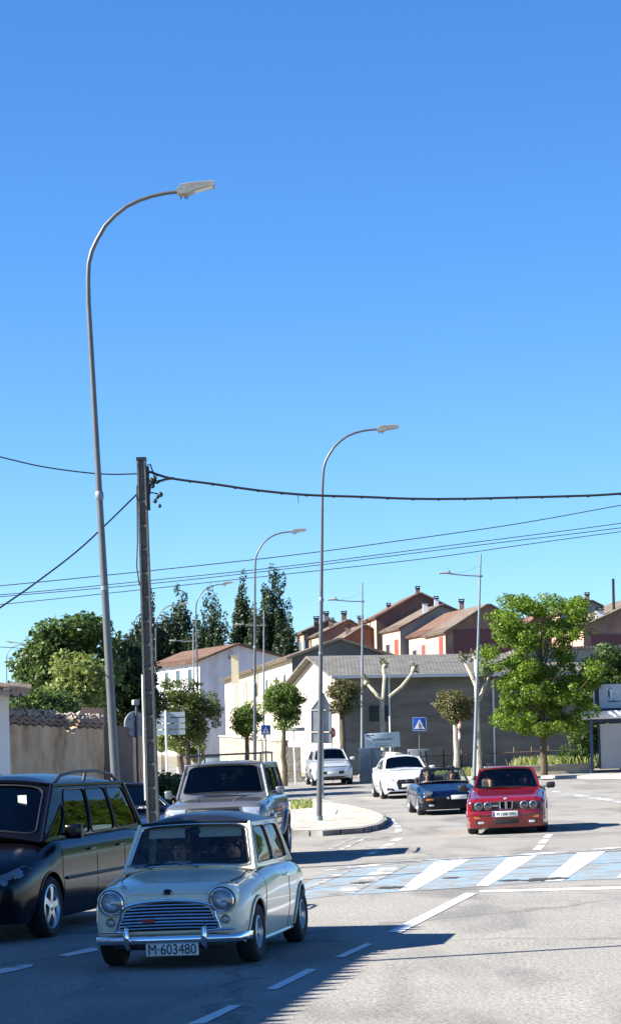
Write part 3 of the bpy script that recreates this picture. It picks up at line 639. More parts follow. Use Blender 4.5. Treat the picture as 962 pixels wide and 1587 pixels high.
hgt = qB[1].z; face_rect(tB, qB[0]-gB*.08, eB, .6, 1.7, hgt-2.6, hgt-.9, SHUT, 'door', -gB); face_rect(tB, qB[0]-gB*.08, eB, 3, 4.2, hgt-2.4, hgt-1.2, M['housewin'], 'window', -gB, frame=WHITEW)
chimney(tB, qB[1]*.35+qB[2]*.65+eB*.6-Vector((0, 0, .3)), .6, 1.5, WHITEW); chimney(tB, qB[2]+eB*1.5-Vector((0, 0, .2)), .5, 1.1, WHITEW)
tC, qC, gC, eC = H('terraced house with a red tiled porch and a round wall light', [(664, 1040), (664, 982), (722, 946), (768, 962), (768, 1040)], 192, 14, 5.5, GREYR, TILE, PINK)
hgt = qC[1].z; face_rect(tC, qC[0]-gC*.08, eC, .6, 1.7, hgt-2.6, hgt-.9, SHUT, 'door', -gC); face_rect(tC, qC[0]-gC*.08, eC, 3, 4.2, hgt-2.4, hgt-1.2, M['housewin'], 'window', -gC, frame=WHITEW)
chimney(tC, qC[2]+eC*1.2-Vector((0, 0, .2)), .55, 1.2, BRICKB)
tD, qD, gD_, eD = H('terraced house with a brown gable and wide maroon garage wall', [(691, 1040), (691, 980), (756, 938), (812, 968), (812, 1040)], 184, 12, 6.2, BRICKB, TILEG, PINK)
hgt = qD[1].z; face_rect(tD, qD[0]-gD_*.08, eD, .7, 1.8, hgt-2.6, hgt-.3, SHUT, 'door', -gD_)
face_rect(tD, qD[0], gD_, .6, 5.2, -1+hgt-1.4, hgt+.2, GARAGE, 'garage_wall', -eD)
for k, (uu, vv) in enumerate(((613, 1040), (657, 1040))): pass
tE, qE, gE, eE = H('terraced house behind the big tree with a broken white chimney', [(905, 1060), (905, 972), (1005, 925), (1090, 965), (1090, 1060)], 182, 12, 8, BRICKB, TILEG, PINK)
hgt = qE[1].z; face_rect(tE, qE[0], gE, .5, 7.5, hgt-4.2, hgt-.6, GARAGE, 'garage_wall', -eE)
chimney(tE, qE[1]*.7+qE[2]*.3+eE*1.0-Vector((0, 0, .4)), .8, 1.3, WHITEW)
mb = MB(); c = qE[1]*.45+qE[2]*.55+eE*1.4; mb.tube([c, c+Vector((0, 0, 2.6))], .11, 10); mb.build('flue_pipe', M['black'], tE)
tF, qF, gF, eF = H('far terraced house peeking over the crown of the big tree', [(868, 1060), (868, 952), (915, 932), (960, 955), (960, 1060)], 215, 12, 7, GREYR, TILEG, PINK); chimney(tF, qF[2]+eF, .55, .8, BRICKB)
tG, qG, gG, eG = H('pale terraced house left of the big tree crown', [(788, 1060), (788, 990), (835, 955), (875, 978), (875, 1060)], 190, 13, 6.5, BRICKB, TILE, PINK)
# cluster to the left
for lab, ol, dd, wm, ln in (('small brown roofed house highest in the left cluster on the hill', [(478, 1030), (478, 979), (512, 962), (545, 980), (545, 1030)], 220, BRICKB, 6),
                        ('low house with two dark chimneys in the left hillside cluster', [(497, 1030), (497, 984), (540, 962), (575, 984), (575, 1030)], 214, BRICKB, 6),
                        ('house with a red brick end wall in the left hillside cluster', [(524, 1030), (524, 997), (566, 970), (600, 990), (600, 1030)], 206, BRICKR, 6)):
    t_, q_, g_, e_ = H(lab, ol, dd, 11, ln, wm, TILEG, PINK); hgt = q_[1].z
    face_rect(t_, q_[0]-g_*.08, e_, 1.2, 2.1, hgt-2.0, hgt-.8, M['housewin'], 'window', -g_); face_rect(t_, q_[0]-g_*.08, e_, 3.4, 4.3, hgt-2.0, hgt-.8, M['housewin'], 'window', -g_)
    for kk in (.5, 1.0): chimney(t_, q_[1]*(1-kk)+q_[2]*kk+e_*(1+kk)-Vector((0, 0, .2)), .65, 1.2, BRICKB)
# --- white house with the shaded gable
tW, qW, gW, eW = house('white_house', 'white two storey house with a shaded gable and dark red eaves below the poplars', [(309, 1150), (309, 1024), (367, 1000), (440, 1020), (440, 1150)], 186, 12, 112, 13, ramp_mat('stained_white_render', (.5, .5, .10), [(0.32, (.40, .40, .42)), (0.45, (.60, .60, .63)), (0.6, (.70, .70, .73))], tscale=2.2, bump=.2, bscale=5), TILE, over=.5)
hgt = qW[1].z; o = (-gW)
for k in (1.5, 4.5, 7.5): face_rect(tW, qW[0]+Vector((-.03, 0, 0)), eW, k, k+1.0, hgt-1.9, hgt-.6, M['housewin'], 'window', Vector((-eW.y, eW.x, 0)), frame=WHITEW)
face_rect(tW, qW[0], gW, 2.4, 2.75, hgt+.1, hgt+.45, M['housewin'], 'vent', Vector((gW.y, -gW.x, 0)))
# --- cream house with the long lit wall
tc_, qc, gc, ec = house('cream_house', 'long cream house with tiled roof and a stained gable end coloured dark for its shade', [(452, 1160), (452, 1020), (525, 992), (600, 1016), (600, 1160)], 141, 8, 98.1, 39, CREAM, TILEG, over=.35)
mb = MB(); N = Vector((gc.y, -gc.x, 0)); q2 = [p+N*.03 for p in qc]; mb.slab(q2, N*.03); mb.build('gable_render', mat('stained_shaded_render', (.11, .11, .105), .92, var=.4, vscale=.3, fine=.1), tc_, smooth=False)  # grey stains and the shade of the gable, both put into this dark colour
o = Vector((-ec.y, ec.x, 0)); hgt = qc[1].z
for k in (3, 7, 12, 18): face_rect(tc_, qc[0]+o*.03, ec, k, k+.8, hgt-1.8, hgt-.9, M['housewin'], 'window', o)
for k in (24, 30): face_rect(tc_, qc[0]+o*.03, ec, k, k+1.3, hgt-3.9, hgt-.7, mat('grey_shutter', (.25, .25, .24), .7), 'shutter', o, frame=CREAM)
mb = MB(); c = P(364, 1032, 158)-Vector(tc_.location); mb.box(c-Vector((0, 0, .3)), (.5, .5, 1.9)); chs = mb.build('chimney', CREAM, tc_, smooth=False); mb = MB(); mb.box(c+Vector((0, 0, .7)), (.65, .65, .1)); mb.build('cap', GREYR, chs, smooth=False)
# --- warehouse: left end gable lit, long wall in shade under the eave
tw, qw, gw, ew = house('warehouse', 'long warehouse with stained wall, grey corrugated roof and pink rendered end', [(524, 1190), (524, 1050), (487, 1020), (452, 1062), (452, 1190)], 119, 101, 11, 34, mat('pale_pink_render', (0.56, 0.47, 0.40), .9, var=.14, vscale=.5, fine=.06, bump=.2), CORR, over=.45, rt=.10)
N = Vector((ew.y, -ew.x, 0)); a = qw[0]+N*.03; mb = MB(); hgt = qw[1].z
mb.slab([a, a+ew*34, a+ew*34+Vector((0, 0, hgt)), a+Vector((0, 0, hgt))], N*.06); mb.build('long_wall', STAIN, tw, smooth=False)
mb = MB(); g0 = qw[1]+N*.62+Vector((0, 0, .0)); mb.box(g0+ew*17, (35, .16, .16), mtx=Matrix((ew, -N, Vector((0, 0, 1)))).transposed()); mb.build('gutter', mat('gutter_white', (.55, .56, .56), .5), tw, smooth=False)
for k in (2.6, 8.1):
    mb = MB(); mb.tube([a+N*.16+ew*k+Vector((0, 0, .2)), a+N*.16+ew*k+Vector((0, 0, hgt-.15)), g0+ew*k], .05, 8); mb.build('downpipe', mat('gutter_white', (.55, .56, .56), .5), tw)
for k in (1.55, 2.15): face_rect(tw, a+N*.06, ew, k, k+.5, hgt-2.3, hgt-1.5, M['housewin'], 'window', N)
face_rect(tw, a+N*.06, ew, -.1+.3, 2.9, .2, 2.0, mat('warehouse_gate', (.13, .14, .13), .8, var=.2), 'gate', N)
# lower grey shed continuing to the right behind the tree
t2, q2_, g2_, e2_ = house('shed', 'dark low shed with grey roof behind the large bright tree', [(800, 1195), (800, 1060), (800, 1010), (1080, 1000), (1080, 1190)], 124, 2, 92, 10, GREYR, CORR)
# --- house at the left edge
LW = mat('limewash', (0.62, 0.62, 0.60), .9, var=.06, vscale=1)
def wall_box(t, a, b, th, z0, z1, m, name):
    a = Vector(a); b = Vector(b); d = (b-a); L = d.length; d.normalize(); nrm = Vector((-d.y, d.x, 0)); mb = MB()
    mb.slab([Vector((a.x, a.y, z0)), Vector((b.x, b.y, z0)), Vector((b.x, b.y, z1)), Vector((a.x, a.y, z1))], nrm*th); return mb.build(name, m, t, smooth=False)
TL = brick_mat('clay_pieces', (0.30, 0.21, 0.15), (0.24, 0.16, 0.12), (0.2, 0.17, 0.13), bw=.3, bh=.09)
TILEO = mat('old_clay_tile', (0.28, 0.20, 0.15), .9, var=.3, vscale=5, col2=(.40, .33, .26), bump=.3)
D = 44; c = P(16, 1190, D); th = thing('white_house', 'white rendered house corner with a broken tile eave at the left edge', 'building', (c.x, c.y, gz(c.x, c.y)))
zt = P(16, 1072, D).z-th.location.z
mb = MB(); mb.slab([(0, 0, -.2), (-7, 0, -.2), (-7, 0, zt), (0, 0, zt)], (0, 8, 0)); mb.build('wall', LW, th, smooth=False); th.rotation_euler.z = R(8)
mb = MB()
for k in range(44): x = -7+7.30*k/43; mb.tube([(x, -.55, zt-.03+.012*math.sin(k*2.7)), (x, 3.5, zt+.16)], .085, 6)
for k in range(18): x = .15+rnd.uniform(-.1, .2); y = -.5+k*.24; mb.tube([(x-.3, y, zt+.10), (x+.05+rnd.uniform(-.05, .1), y, zt+.04)], .08, 6)
mb.slab([(-7, -.5, zt-.04), (.3, -.5, zt-.04), (.3, 3.6, zt+.14), (-7, 3.6, zt+.14)], (0, 0, .06)); mb.build('roof', TILEO, th)
# --- adobe wall
ADOBE = ramp_mat('adobe_mud', (1, 1, .55), [(0.34, (0.18, 0.10, 0.05)), (0.42, (0.50, 0.29, 0.15)), (0.54, (0.68, 0.44, 0.25)), (0.68, (0.74, 0.54, 0.34))], tscale=1.5, bump=.9, bscale=5)
OBR = brick_mat('old_brick', (0.20, 0.12, 0.085), (0.15, 0.10, 0.075), (0.13, 0.11, 0.09), bw=.28, bh=.07)
aw = thing('adobe_wall', 'crumbling adobe yard wall with broken tile coping behind the black van', 'wall', (-5.75, 44, gz(-5.75, 44)))
A0 = P(14, 1180, 45); A1 = P(160, 1180, 50); b0 = Vector(aw.location)
Z0 = -.2; rowsF = []; rowsT = []; topz = []
n_ = 60; d_ = Vector((A1.x-A0.x, A1.y-A0.y, 0)); nn_ = Vector((-d_.y, d_.x, 0)).normalized()
mb = MB(); rings = []
for i in range(n_+1):
    t = i/n_; u = 14+146*t; p = Vector((A0.x, A0.y, 0))+d_*t
    vt = 1121+7*t+1.6*math.sin(i*1.3)+(1.5 if i % 7 == 0 else 0)
    if .58 < t < .70: vt += 10*math.sin((t-.58)/.12*math.pi)
    z = P(u, vt, p.y).z-b0.z; w0 = .02*math.sin(i*.9)+.015*math.sin(i*2.3)
    q = p-Vector((b0.x, b0.y, 0)); rings.append([q+nn_*(w0-.0)+Vector((0, 0, Z0)), q+nn_*(w0*.5)+Vector((0, 0, z*.5)), q+nn_*w0+Vector((0, 0, z-.03)), q+nn_*.1+Vector((0, 0, z)), q+nn_*.42+Vector((0, 0, z)), q+nn_*.5+Vector((0, 0, Z0))])
mb.loft(rings, closed=True, cap=True); mb.build('mud_wall', ADOBE, aw, ang=50)
# brick courses under the coping, then broken tiles
mb = MB()
for i in range(n_):
    a, b = rings[i], rings[i+1]
    if 38 <= i <= 42: continue
    for k in range(2): mb.box((a[3]+b[3])/2+Vector((0, 0, .04+.07*k))+nn_*(.1-.03*k), ((b[3]-a[3]).length*.92, .42+.02*k, .062), rz=math.atan2(d_.y, d_.x))
mb.build('brick_courses', TL, aw, smooth=False)
mb = MB()
for i in range(420):
    t = rnd.random(); k = int(t*n_)
    if 37 < k < 43 and rnd.random() < .8: continue
    a = rings[k][3].lerp(rings[k+1][3], t*n_-k)+Vector((0, 0, .17+rnd.uniform(-.01, .07))); dn = rnd.uniform(-.5, .5); off = nn_*rnd.uniform(-.04, .35)
    v1 = (nn_*.13+Vector((d_.x, d_.y, 0)).normalized()*dn*.3+Vector((0, 0, rnd.uniform(-.09, .09))))
    mb.tube([a+off-v1*.8, a+off+v1*.8], [.036, .028], 6)
mb.build('tile_coping', mat('broken_tile', (.30, .21, .15), .9, var=.3, vscale=9, col2=(.58, .50, .42)), aw)
# collapsed patch running down the wall
mb = MB()
for i in range(150):
    q = rnd.random(); k = 37+int(q*4); f0 = rings[k][2]; z = f0.z-.02-rnd.random()**1.6*.75; mb.box(Vector((f0.x, f0.y, z))-nn_*rnd.uniform(-.02, .05)+d_.normalized()*rnd.uniform(-.1, .1), (rnd.uniform(.04, .10), .03, rnd.uniform(.03, .06)), rz=math.atan2(d_.y, d_.x)+rnd.uniform(-.4, .4))
pass
# brick pier beside it
bp = P(140, 1180, 51.5); pr = thing('brick_pier', 'blackened brick pier stump above the adobe wall by the lamp pole', 'pier', (bp.x, bp.y+.1, gz(bp.x, bp.y)))
zt = P(140, 1098, 51.5).z-pr.location.z
mb = MB(); mb.slab([(-.42, 0, 0), (.34, 0, 0), (.34, 0, zt-.5), (.30, 0, zt), (-.15, 0, zt+.03), (-.42, 0, zt-.25)], (0, .8, 0)); mb.build('shaft', OBR, pr, smooth=False)
e1 = P(162, 1180, 50); rw = thing('brick_wall', 'short brick and mud wall end right of the grey lamp pole', 'wall', (e1.x, e1.y, gz(e1.x, e1.y)))
e2 = P(206, 1180, 56)-e1; zt = P(180, 1128, 53).z-rw.location.z; e2.z = 0; zt2 = P(204, 1150, 56).z-rw.location.z
mb = MB(); mb.slab([(0, 0, -.1), tuple(e2*.55+Vector((0, 0, -.1))), tuple(e2*.55+Vector((0, 0, zt))), (0, 0, zt)], (.25, .5, 0)); mb.build('brick_face', OBR, rw, smooth=False)
mb = MB(); mb.slab([tuple(e2*.55+Vector((0, 0, -.1))), tuple(e2+Vector((0, 0, -.1))), tuple(e2+Vector((0, 0, zt2))), tuple(e2*.78+Vector((0, 0, zt-.05))), tuple(e2*.55+Vector((0, 0, zt-.02)))], (.27, .45, 0)); mb.build('mud_face', ADOBE, rw, smooth=False)
# --- house off the left edge of the frame: its eave throws the toothed shadow over the road in front
oh = thing('roadside_house', 'house left of the frame whose tiled eave shades the road', 'building', (-6, 12, gz(-6, 12)))
TE = math.tan(EL)
def src_pt(sx, sy, h):
    """point at height h whose shadow falls on the ground at sx, sy"""
    k = h/TE; return Vector((sx-k*-math.sin(AZ)*1.0, sy+k*math.cos(AZ), h+gz(sx, sy)))
g1, g2 = G(668, 1432), G(452, 1583)
h_ = 4.6; e_a = src_pt(g1.x, g1.y, h_); e_b = src_pt(g2.x, g2.y, h_); dd = (e_b-e_a); dd.z = 0; dd.normalize(); e_c = e_a+dd*16
out = Vector((-dd.y, dd.x, 0)); out = out if out.x < 0 else -out
b0 = Vector(oh.location); mb = MB(); ea = e_a-b0; ecc = e_c-b0
fa, fc = ea+out*.6, ecc+out*.6; zt = h_-.1
mb.slab([Vector((fa.x, fa.y, -.5)), Vector((fc.x, fc.y, -.5)), Vector((fc.x, fc.y, zt)), Vector((fa.x, fa.y, zt))], out*6); mb.build('wall', LW, oh, smooth=False)
mb = MB(); L = (ecc-ea).length; k = int(L/.27)
for i in range(k):
    p = Vector((ea.x, ea.y, h_))+dd*(i+.5)*L/k; p += dd*rnd.uniform(-.04, .04); mb.tube([p-out*(.0+rnd.uniform(0, .11)), p+out*3.4+Vector((0, 0, .75))], .07, 6)
p, q = Vector((ea.x, ea.y, h_-.05)), Vector((ecc.x, ecc.y, h_-.05)); mb.slab([p-out*.0, q-out*.0, q+out*3.5+Vector((0, 0, .75)), p+out*3.5+Vector((0, 0, .75))], (0, 0, .06)); mb.build('roof', TILEO, oh)
for kk in (2, 6, 10): face_rect(oh, Vector((fa.x, fa.y, 0)), dd, kk, kk+1, 1.1, 2.4, M['housewin'], 'window', -out, frame=LW)
# ================================================================== retaining walls, fences
LS = ramp_mat('rubble_stone', (1, 1, 1), [(0.3, (0.17, 0.14, 0.10)), (0.5, (0.33, 0.29, 0.22)), (0.7, (0.43, 0.39, 0.31))], tscale=3, bump=.8, bscale=7)
def low_wall(label, name, pts, D, th, m, cap=None):
    a = P(pts[0][0], pts[0][1], D[0]); b = P(pts[1][0], pts[1][1], D[1]); c = Vector((a.x, a.y, gz(a.x, a.y))); t = thing(name, label, 'wall', c)
    za, zb = a.z-c.z, b.z-c.z; q = Vector((b.x-a.x, b.y-a.y, 0)); zg = gz(b.x, b.y)-c.z
    nn = Vector((-q.y, q.x, 0)).normalized()*th; mb = MB(); mb.slab([(0, 0, -.15), q+Vector((0, 0, zg-.15)), q+Vector((0, 0, zb)), (0, 0, za)], nn); mb.build('masonry', m, t, smooth=False)
    if cap:
        mb = MB(); d = q.normalized()*.04; e = nn.normalized()*.05; mb.slab([Vector((0, 0, za+.002))-d-e, q+Vector((0, 0, zb+.002))+d-e, q+Vector((0, 0, zb+.002))+d+nn+e, Vector((0, 0, za+.002))-d+nn+e], (0, 0, .07)); mb.build('coping', cap, t, smooth=False)
    return t
low_wall('low beige rendered wall beside the bus shelter', 'low_wall', [(752, 1191), (914, 1186)], (99.5, 99.5), .3, mat('beige_render', (.40, .35, .26), .9, var=.25, vscale=1.5, bump=.3), M['kerb'])
low_wall('whitewashed sloping block wall behind the white hatchback', 'low_wall', [(556, 1160), (612, 1168)], (105.5, 103), .4, mat('beige_render2', (.50, .46, .38), .9, var=.2, vscale=1.5, bump=.3))
low_wall('rubble stone garden wall below the cream house', 'stone_wall', [(340, 1142), (436, 1150)], (121, 116), .4, LS, M['kerb'])
low_wall('short stone wall beside the leaning sign post', 'stone_wall', [(245, 1203), (320, 1196)], (64, 62), .35, LS)
low_wall('small stone block wall left of the grey suv', 'stone_wall', [(436, 1158), (466, 1158)], (110, 110), .4, LS)
def fence(label, u0, u1, D, hts, n, rails, m, vb, rr=.045):
    a = GD(u0, D); b = GD(u1, D); t = thing('post_fence', label, 'fence', a)
    for i in range(n):
        p = a.lerp(b, i/(n-1))-a; p.z = gz(a.x+p.x, a.y)-a.z+vb; mb = MB(); mb.tube([p-Vector((0, 0, .1)), p+Vector((rnd.uniform(-.02, .02), 0, hts))], rr, 7); mb.build('post', m, t)
    for h in rails:
        mb = MB(); pts = []
        for i in range(n): p = a.lerp(b, i/(n-1))-a; p.z = gz(a.x+p.x, a.y)-a.z+vb+h+rnd.uniform(-.01, .01); pts.append(p+Vector((0, -.05, 0)))
        mb.tube(pts, rr*.55, 6); mb.build('rail', m, t)
fence('wooden post and rail fence along the warehouse yard', 606, 905, 107, 1.1, 12, (.35, .85), M['wood'], .15)
# yard clutter behind fence
mb = MB(); c = GD(648, 110); ub = thing('utility_box', 'grey utility cabinet in the yard behind the crossing sign', 'cabinet', c); mb.rbox((0, 0, .75), (1.0, .5, 1.1), .03); mb.build('case', M['galv2'], ub); mb = MB(); mb.box((-.02, -.26, .75), (.02, .03, 1.0)); mb.box((.3, -.27, .8), (.04, .03, .15)); mb.build('door_trim', M['signback'], ub)
# ================================================================== street lamps
def make_lamp():
    t = thing('street_lamp', '', 'street lamp', (0, 0, 0), group='curved arm street lamps along the road')
    mb = MB(); path = [(0, 0, -.1), (0, 0, 3), (0, 0, 6), (0, 0, 8.42), (.012, 0, 8.75), (.035, 0, 8.99), (.09, 0, 9.17), (.17, 0, 9.32), (.30, 0, 9.52), (.45, 0, 9.66), (.62, 0, 9.78), (.81, 0, 9.86), (1.0, 0, 9.91), (1.2, 0, 9.94), (1.44, 0, 9.955)]
    mb.tube(path, [.074, .060, .045, .036, .034, .033, .032, .031, .031, .030, .029, .029, .028, .027, .026], 14); mb.build('pole', M['galv'], t)
    mb = MB(); mb.lathe([(.05, 5.6), (.062, 5.62), (.062, 5.70), (.05, 5.72)], n=14); mb.lathe([(.16, -.02), (.16, .012), (.10, .02), (.09, .25)], n=14); mb.build('collar', M['galv2'], t)
    mb = MB(); mb.box((.078, 0, .9), (.012, .07, .22)); mb.build('hatch', M['galv2'], t, smooth=False)
    mb = MB(); mb.lathe([(.0585, 4.3), (.0585, 4.36)], n=14); mb.build('steel_band', M['galv2'], t)
    mb = MB(); z = 9.99
    outl = [(1.36, z-.075), (1.40, z-.10), (1.52, z-.10), (1.60, z-.055), (1.90, z+.012), (1.90, z+.07), (1.88, z+.075), (1.74, z+.075), (1.70, z+.072), (1.42, z+.055), (1.40, z+.01), (1.36, z-.0)]
    rings = [[Vector((x, y, zc+(.0 if abs(y) < .1 else -.01*math.copysign(1, zc-z)))) for x, zc in outl] for y in (-.11, -.09, .09, .11)]; mb.loft(rings, cap=True)
    lu = mb.build('luminaire', M['lampgrey'], t, ang=30); mb = MB(); mb.slab([(1.60, -.08, z-.054), (1.87, -.08, z+.008), (1.87, .08, z+.008), (1.60, .08, z-.054)], (0, 0, -.008)); mb.build('lens', M['lens'], lu, smooth=False)
    mb = MB()
    for x in (1.41, 1.47, 1.50): mb.tube([(x, .03, z-.09), (x, .03, z-.145)], .008, 5)
    mb.build('fixing_bolts', M['black'], lu); return t
def make_arm_lamp():
    t = thing('arm_lamp', '', 'street lamp', (0, 0, 0), group='straight arm street lamps')
    mb = MB(); mb.tube([(0, 0, -.1), (0, 0, 4), (0, 0, 9.2)], [.085, .06, .032], 12); mb.lathe([(.17, -.02), (.17, .012), (.10, .02), (.10, .3)], n=12); mb.build('pole', M['galv2'], t)
    mb = MB(); mb.tube([(.05, 0, 8.32), (-.6, 0, 8.33), (-1.2, 0, 8.38)], .028, 8); mb.tube([(.10, 0, 8.32), (-.05, 0, 8.32)], .045, 8); mb.tube([(0, 0, 8.75), (-.5, 0, 8.5), (-1.0, 0, 8.40)], .006, 5); mb.build('arm', M['galv2'], t)
    mb = MB(); mb.rbox((-1.4, 0, 8.40), (.5, .2, .07), .03); mb.box((-1.22, 0, 8.47), (.08, .08, .08)); mb.tube([(-1.22, 0, 8.45), (-1.3, 0, 8.6)], .012, 5)
    lu = mb.build('luminaire', M['lampgrey'], t); mb = MB(); mb.box((-1.42, 0, 8.362), (.36, .15, .006)); mb.build('lens', M['lens'], lu, smooth=False); return t
lamp0 = make_lamp(); used = False
for (ub, D, lean, rz, lab) in ((184, 33.3, -.034, 0, 'nearest and tallest street lamp, rising to the left of the concrete pole'), (492, 58.2, .032, 0, 'tall street lamp standing on the kerbed traffic island'),
        (393, 86, .024, 0, 'curved street lamp behind the grey suv, third in the row of tall lamps'), (309, 117, -.002, 0, 'curved street lamp in front of the poplars, between the stacked signs and the white house'),
        (241, 136, .022, 0, 'curved street lamp just right of the concrete pole'), (141, 178, .01, 0, 'small far curved lamp against the trees left of the grey lamp pole'), (81, 185, .01, 0, 'small far curved lamp before the light green tree, with its arm to the right'), (12, 205, .01, 0, 'leftmost far curved lamp above the white house roof'), (50, 198, .01, 3.14, 'small far lamp above the eave with its arm to the left')):
    p = GD(ub, D)
    if not used: o = lamp0; used = True; o.location = p; o.rotation_euler = (0, lean, rz); o['label'] = lab
    else: o = copy_tree(lamp0, p, (0, lean, rz), lab)
al0 = make_arm_lamp(); used = False
for (ub, D, lean, lab) in ((733, 92, .052, 'tall straight arm lamp beside the large bright tree'), (560, 108, .024, 'straight arm lamp at the warehouse corner left of the pollarded plane'),
        (408, 133, .024, 'straight arm lamp before the cream house, right of the curved one'), (301, 158, .014, 'straight arm lamp rising from the hedge left of the white house'), (178, 184, .02, 'straight lamp mast just right of the grey pole before the dark tree')):
    p = GD(ub, D)
    if not used: o = al0; used = True; o.location = p; o.rotation_euler = (0, lean, 0); o['label'] = lab
    else: o = copy_tree(al0, p, (0, lean, 0), lab)
# ================================================================== concrete utility pole
D = 37.0; f = GD(236, D); s_ = F/D; up = thing('utility_pole', 'tapered concrete utility pole with ladder like recesses and cables at its top', 'utility pole', f, (0, -.010, R(-3)))
H_ = 6.62
def wz(z): return .100-.030*z/H_
mb = MB()
rings = []
for k in range(13):
    z = -.1+(H_+.1)*k/12; a = wz(z); rings.append([Vector((-a, -a*.9, z)), Vector((-a*.62, -a*.9, z)), Vector((-a*.62, -a*.35, z)), Vector((a*.62, -a*.35, z)), Vector((a*.62, -a*.9, z)), Vector((a, -a*.9, z)), Vector((a, a*.9, z)), Vector((-a, a*.9, z))])
mb.loft(rings, cap=True)
z = .25
while z < H_-.3: a = wz(z); mb.box((0, -a*.52, z), (a*1.3, a*.36, .045)); z += .38
mb.build('shaft', M['postcon'], up, smooth=False)
mb = MB(); a = wz(H_)
mb.box((0, 0, H_+.02), (a*2.2, a*1.9, .05)); mb.box((a+.02, 0, H_-.45), (.05, .09, .7)); mb.build('head_clamp', M['black'], up, smooth=False)
mb = MB(); mb.tube([(-a-.02, -.05, H_-2.0), (-a-.055, -.05, H_-1.7), (-a-.03, -.05, H_-1.3), (-a-.01, -.05, H_-.4)], .012, 6); mb.build('cable_loop', M['wire'], up); mb = MB(); mb.tube([(-.108, -.02, 1.2), (-.092, -.02, 3.2)], .02, 6); mb.build('conduit', M['signwhite'], up)
mb = MB()
for (x, z, q) in ((.16, -.33, .045), (.20, -.30, .04), (.24, -.36, .03), (.17, -.42, .035), (.29, -.56, .04), (.24, -.60, .03), (.20, -.66, .035), (.27, -.74, .03)): mb.ell((x, -.02, H_+z), (q, q, q*1.1), 8, 6)
mb.tube([(.09, 0, H_-.08), (.14, 0, H_-.07), (.18, 0, H_-.2), (.22, 0, H_-.33)], .012, 6); mb.tube([(.07, 0, H_-.42), (.20, 0, H_-.36), (.2, 0, H_-.3)], .016, 6); mb.tube([(.07, 0, H_-.55), (.15, 0, H_-.52), (.3, 0, H_-.56)], .012, 6)
mb.tube([(.07, 0, H_-.30), (.13, 0, H_-.45), (.10, 0, H_-.62)], .012, 6); mb.build('insulators', M['black'], up)
mb = MB(); mb.ell((.12, -.05, H_-2.65), (.04, .04, .05)); mb.box((.10, -.04, H_-2.7), (.06, .05, .14)); mb.build('bracket', M['black'], up)
def cable(label, pts, r, D, name='cable', group=None, extra=None):
    q = [P(*(p if len(p) == 3 else (p[0], p[1], D))) for p in pts]; c = q[0].copy(); mb = MB()
    # smooth the path
    pp = []
    for i in range(len(q)-1):
        p0 = q[max(i-1, 0)]; p1 = q[i]; p2 = q[i+1]; p3 = q[min(i+2, len(q)-1)]
        for k in range(6):
            t = k/6; pp.append(.5*((2*p1)+(p2-p0)*t+(2*p0-5*p1+4*p2-p3)*t*t+(3*p1-p0-3*p2+p3)*t**3))
    pp.append(q[-1]); mb.tube([p-c for p in pp], r, 6)
    if extra: extra(mb, pp, c)
    o = mb.build(name, M['wire'], None, loc=c); tag(o, label, 'cable', group); return o
def twist(mb, pp, c):
    for k in range(3, len(pp)-1, 2): mb.ell(pp[k]-c+Vector((0, 0, rnd.uniform(-.012, .012))), (.035, .02, .02), 6, 4)
def ties(mb, pp, c):
    for k in range(0, len(pp), 3): mb.ell(pp[k]-c-Vector((0, 0, .008)), (.03, .019, .022), 6, 4)
    p = min(pp, key=lambda q: abs(q.x-(-.05)))-c; mb.tube([p, p-Vector((0, 0, .14))], .006, 5)
cable('thick black twisted cable sagging from the concrete pole across the sky to the right', [(232, 731), (264, 741), (330, 750), (400, 760), (475, 767), (560, 770), (640, 773), (720, 773), (800, 771), (880, 769), (962, 765), (1200, 745), (1700, 670), (2200, 570)], .021, 37, extra=ties)
cable('short lower cable tail strung with black clips joining the thick cable by the pole', [(228, 754), (236, 750), (246, 746), (256, 743), (268, 741)], .020, 37, extra=twist)
cable('thin cable running from the pole top to the left edge of the sky', [(-1500, 470), (-800, 560), (-200, 660), (0, 708), (60, 722), (120, 731), (170, 735), (217, 734)], .012, 37)
cable('slanting stay cable dropping from the pole to the lower left', [(-700, 1360, 24), (-120, 1022, 30), (0, 942, 33), (60, 900, 34.5), (130, 845, 36), (214, 764, 37)], .013, 37)
cable('topmost of the thin far wires crossing the sky', [(-150, 920), (0, 908), (200, 888), (440, 862), (620, 838), (800, 812), (962, 783), (1200, 740)], .019, 92, group='thin wires crossing the sky')
cable('second thin far wire, just under the topmost one', [(-150, 930), (0, 922), (230, 900), (450, 877), (700, 845), (962, 811), (1200, 775)], .017, 94, group='thin wires crossing the sky')
cable('third thin far wire, almost touching the second', [(-150, 940), (0, 925), (230, 905), (450, 881), (700, 850), (962, 818), (1200, 785)], .017, 95, group='thin wires crossing the sky')
cable('lowest of the thin far wires crossing the sky', [(-150, 948), (0, 937), (330, 902), (640, 868), (800, 846), (962, 824), (1200, 795)], .017, 97, group='thin wires crossing the sky')
cable('short pale wire at the left edge above the eave', [(-60, 1002), (0, 1003), (36, 1005), (80, 1006)], .02, 120)
# pole left of the frame whose thin shadow crosses the road in front
g_ = G(760, 1471); h = 6.5; q = src_pt(g_.x, g_.y, h); lp = copy_tree(al0, Vector((-5.2, q.y-.05, gz(-5.2, q.y))), (0, 0, R(90)), 'straight lamp mast off the left edge whose thin shadow crosses the near road')
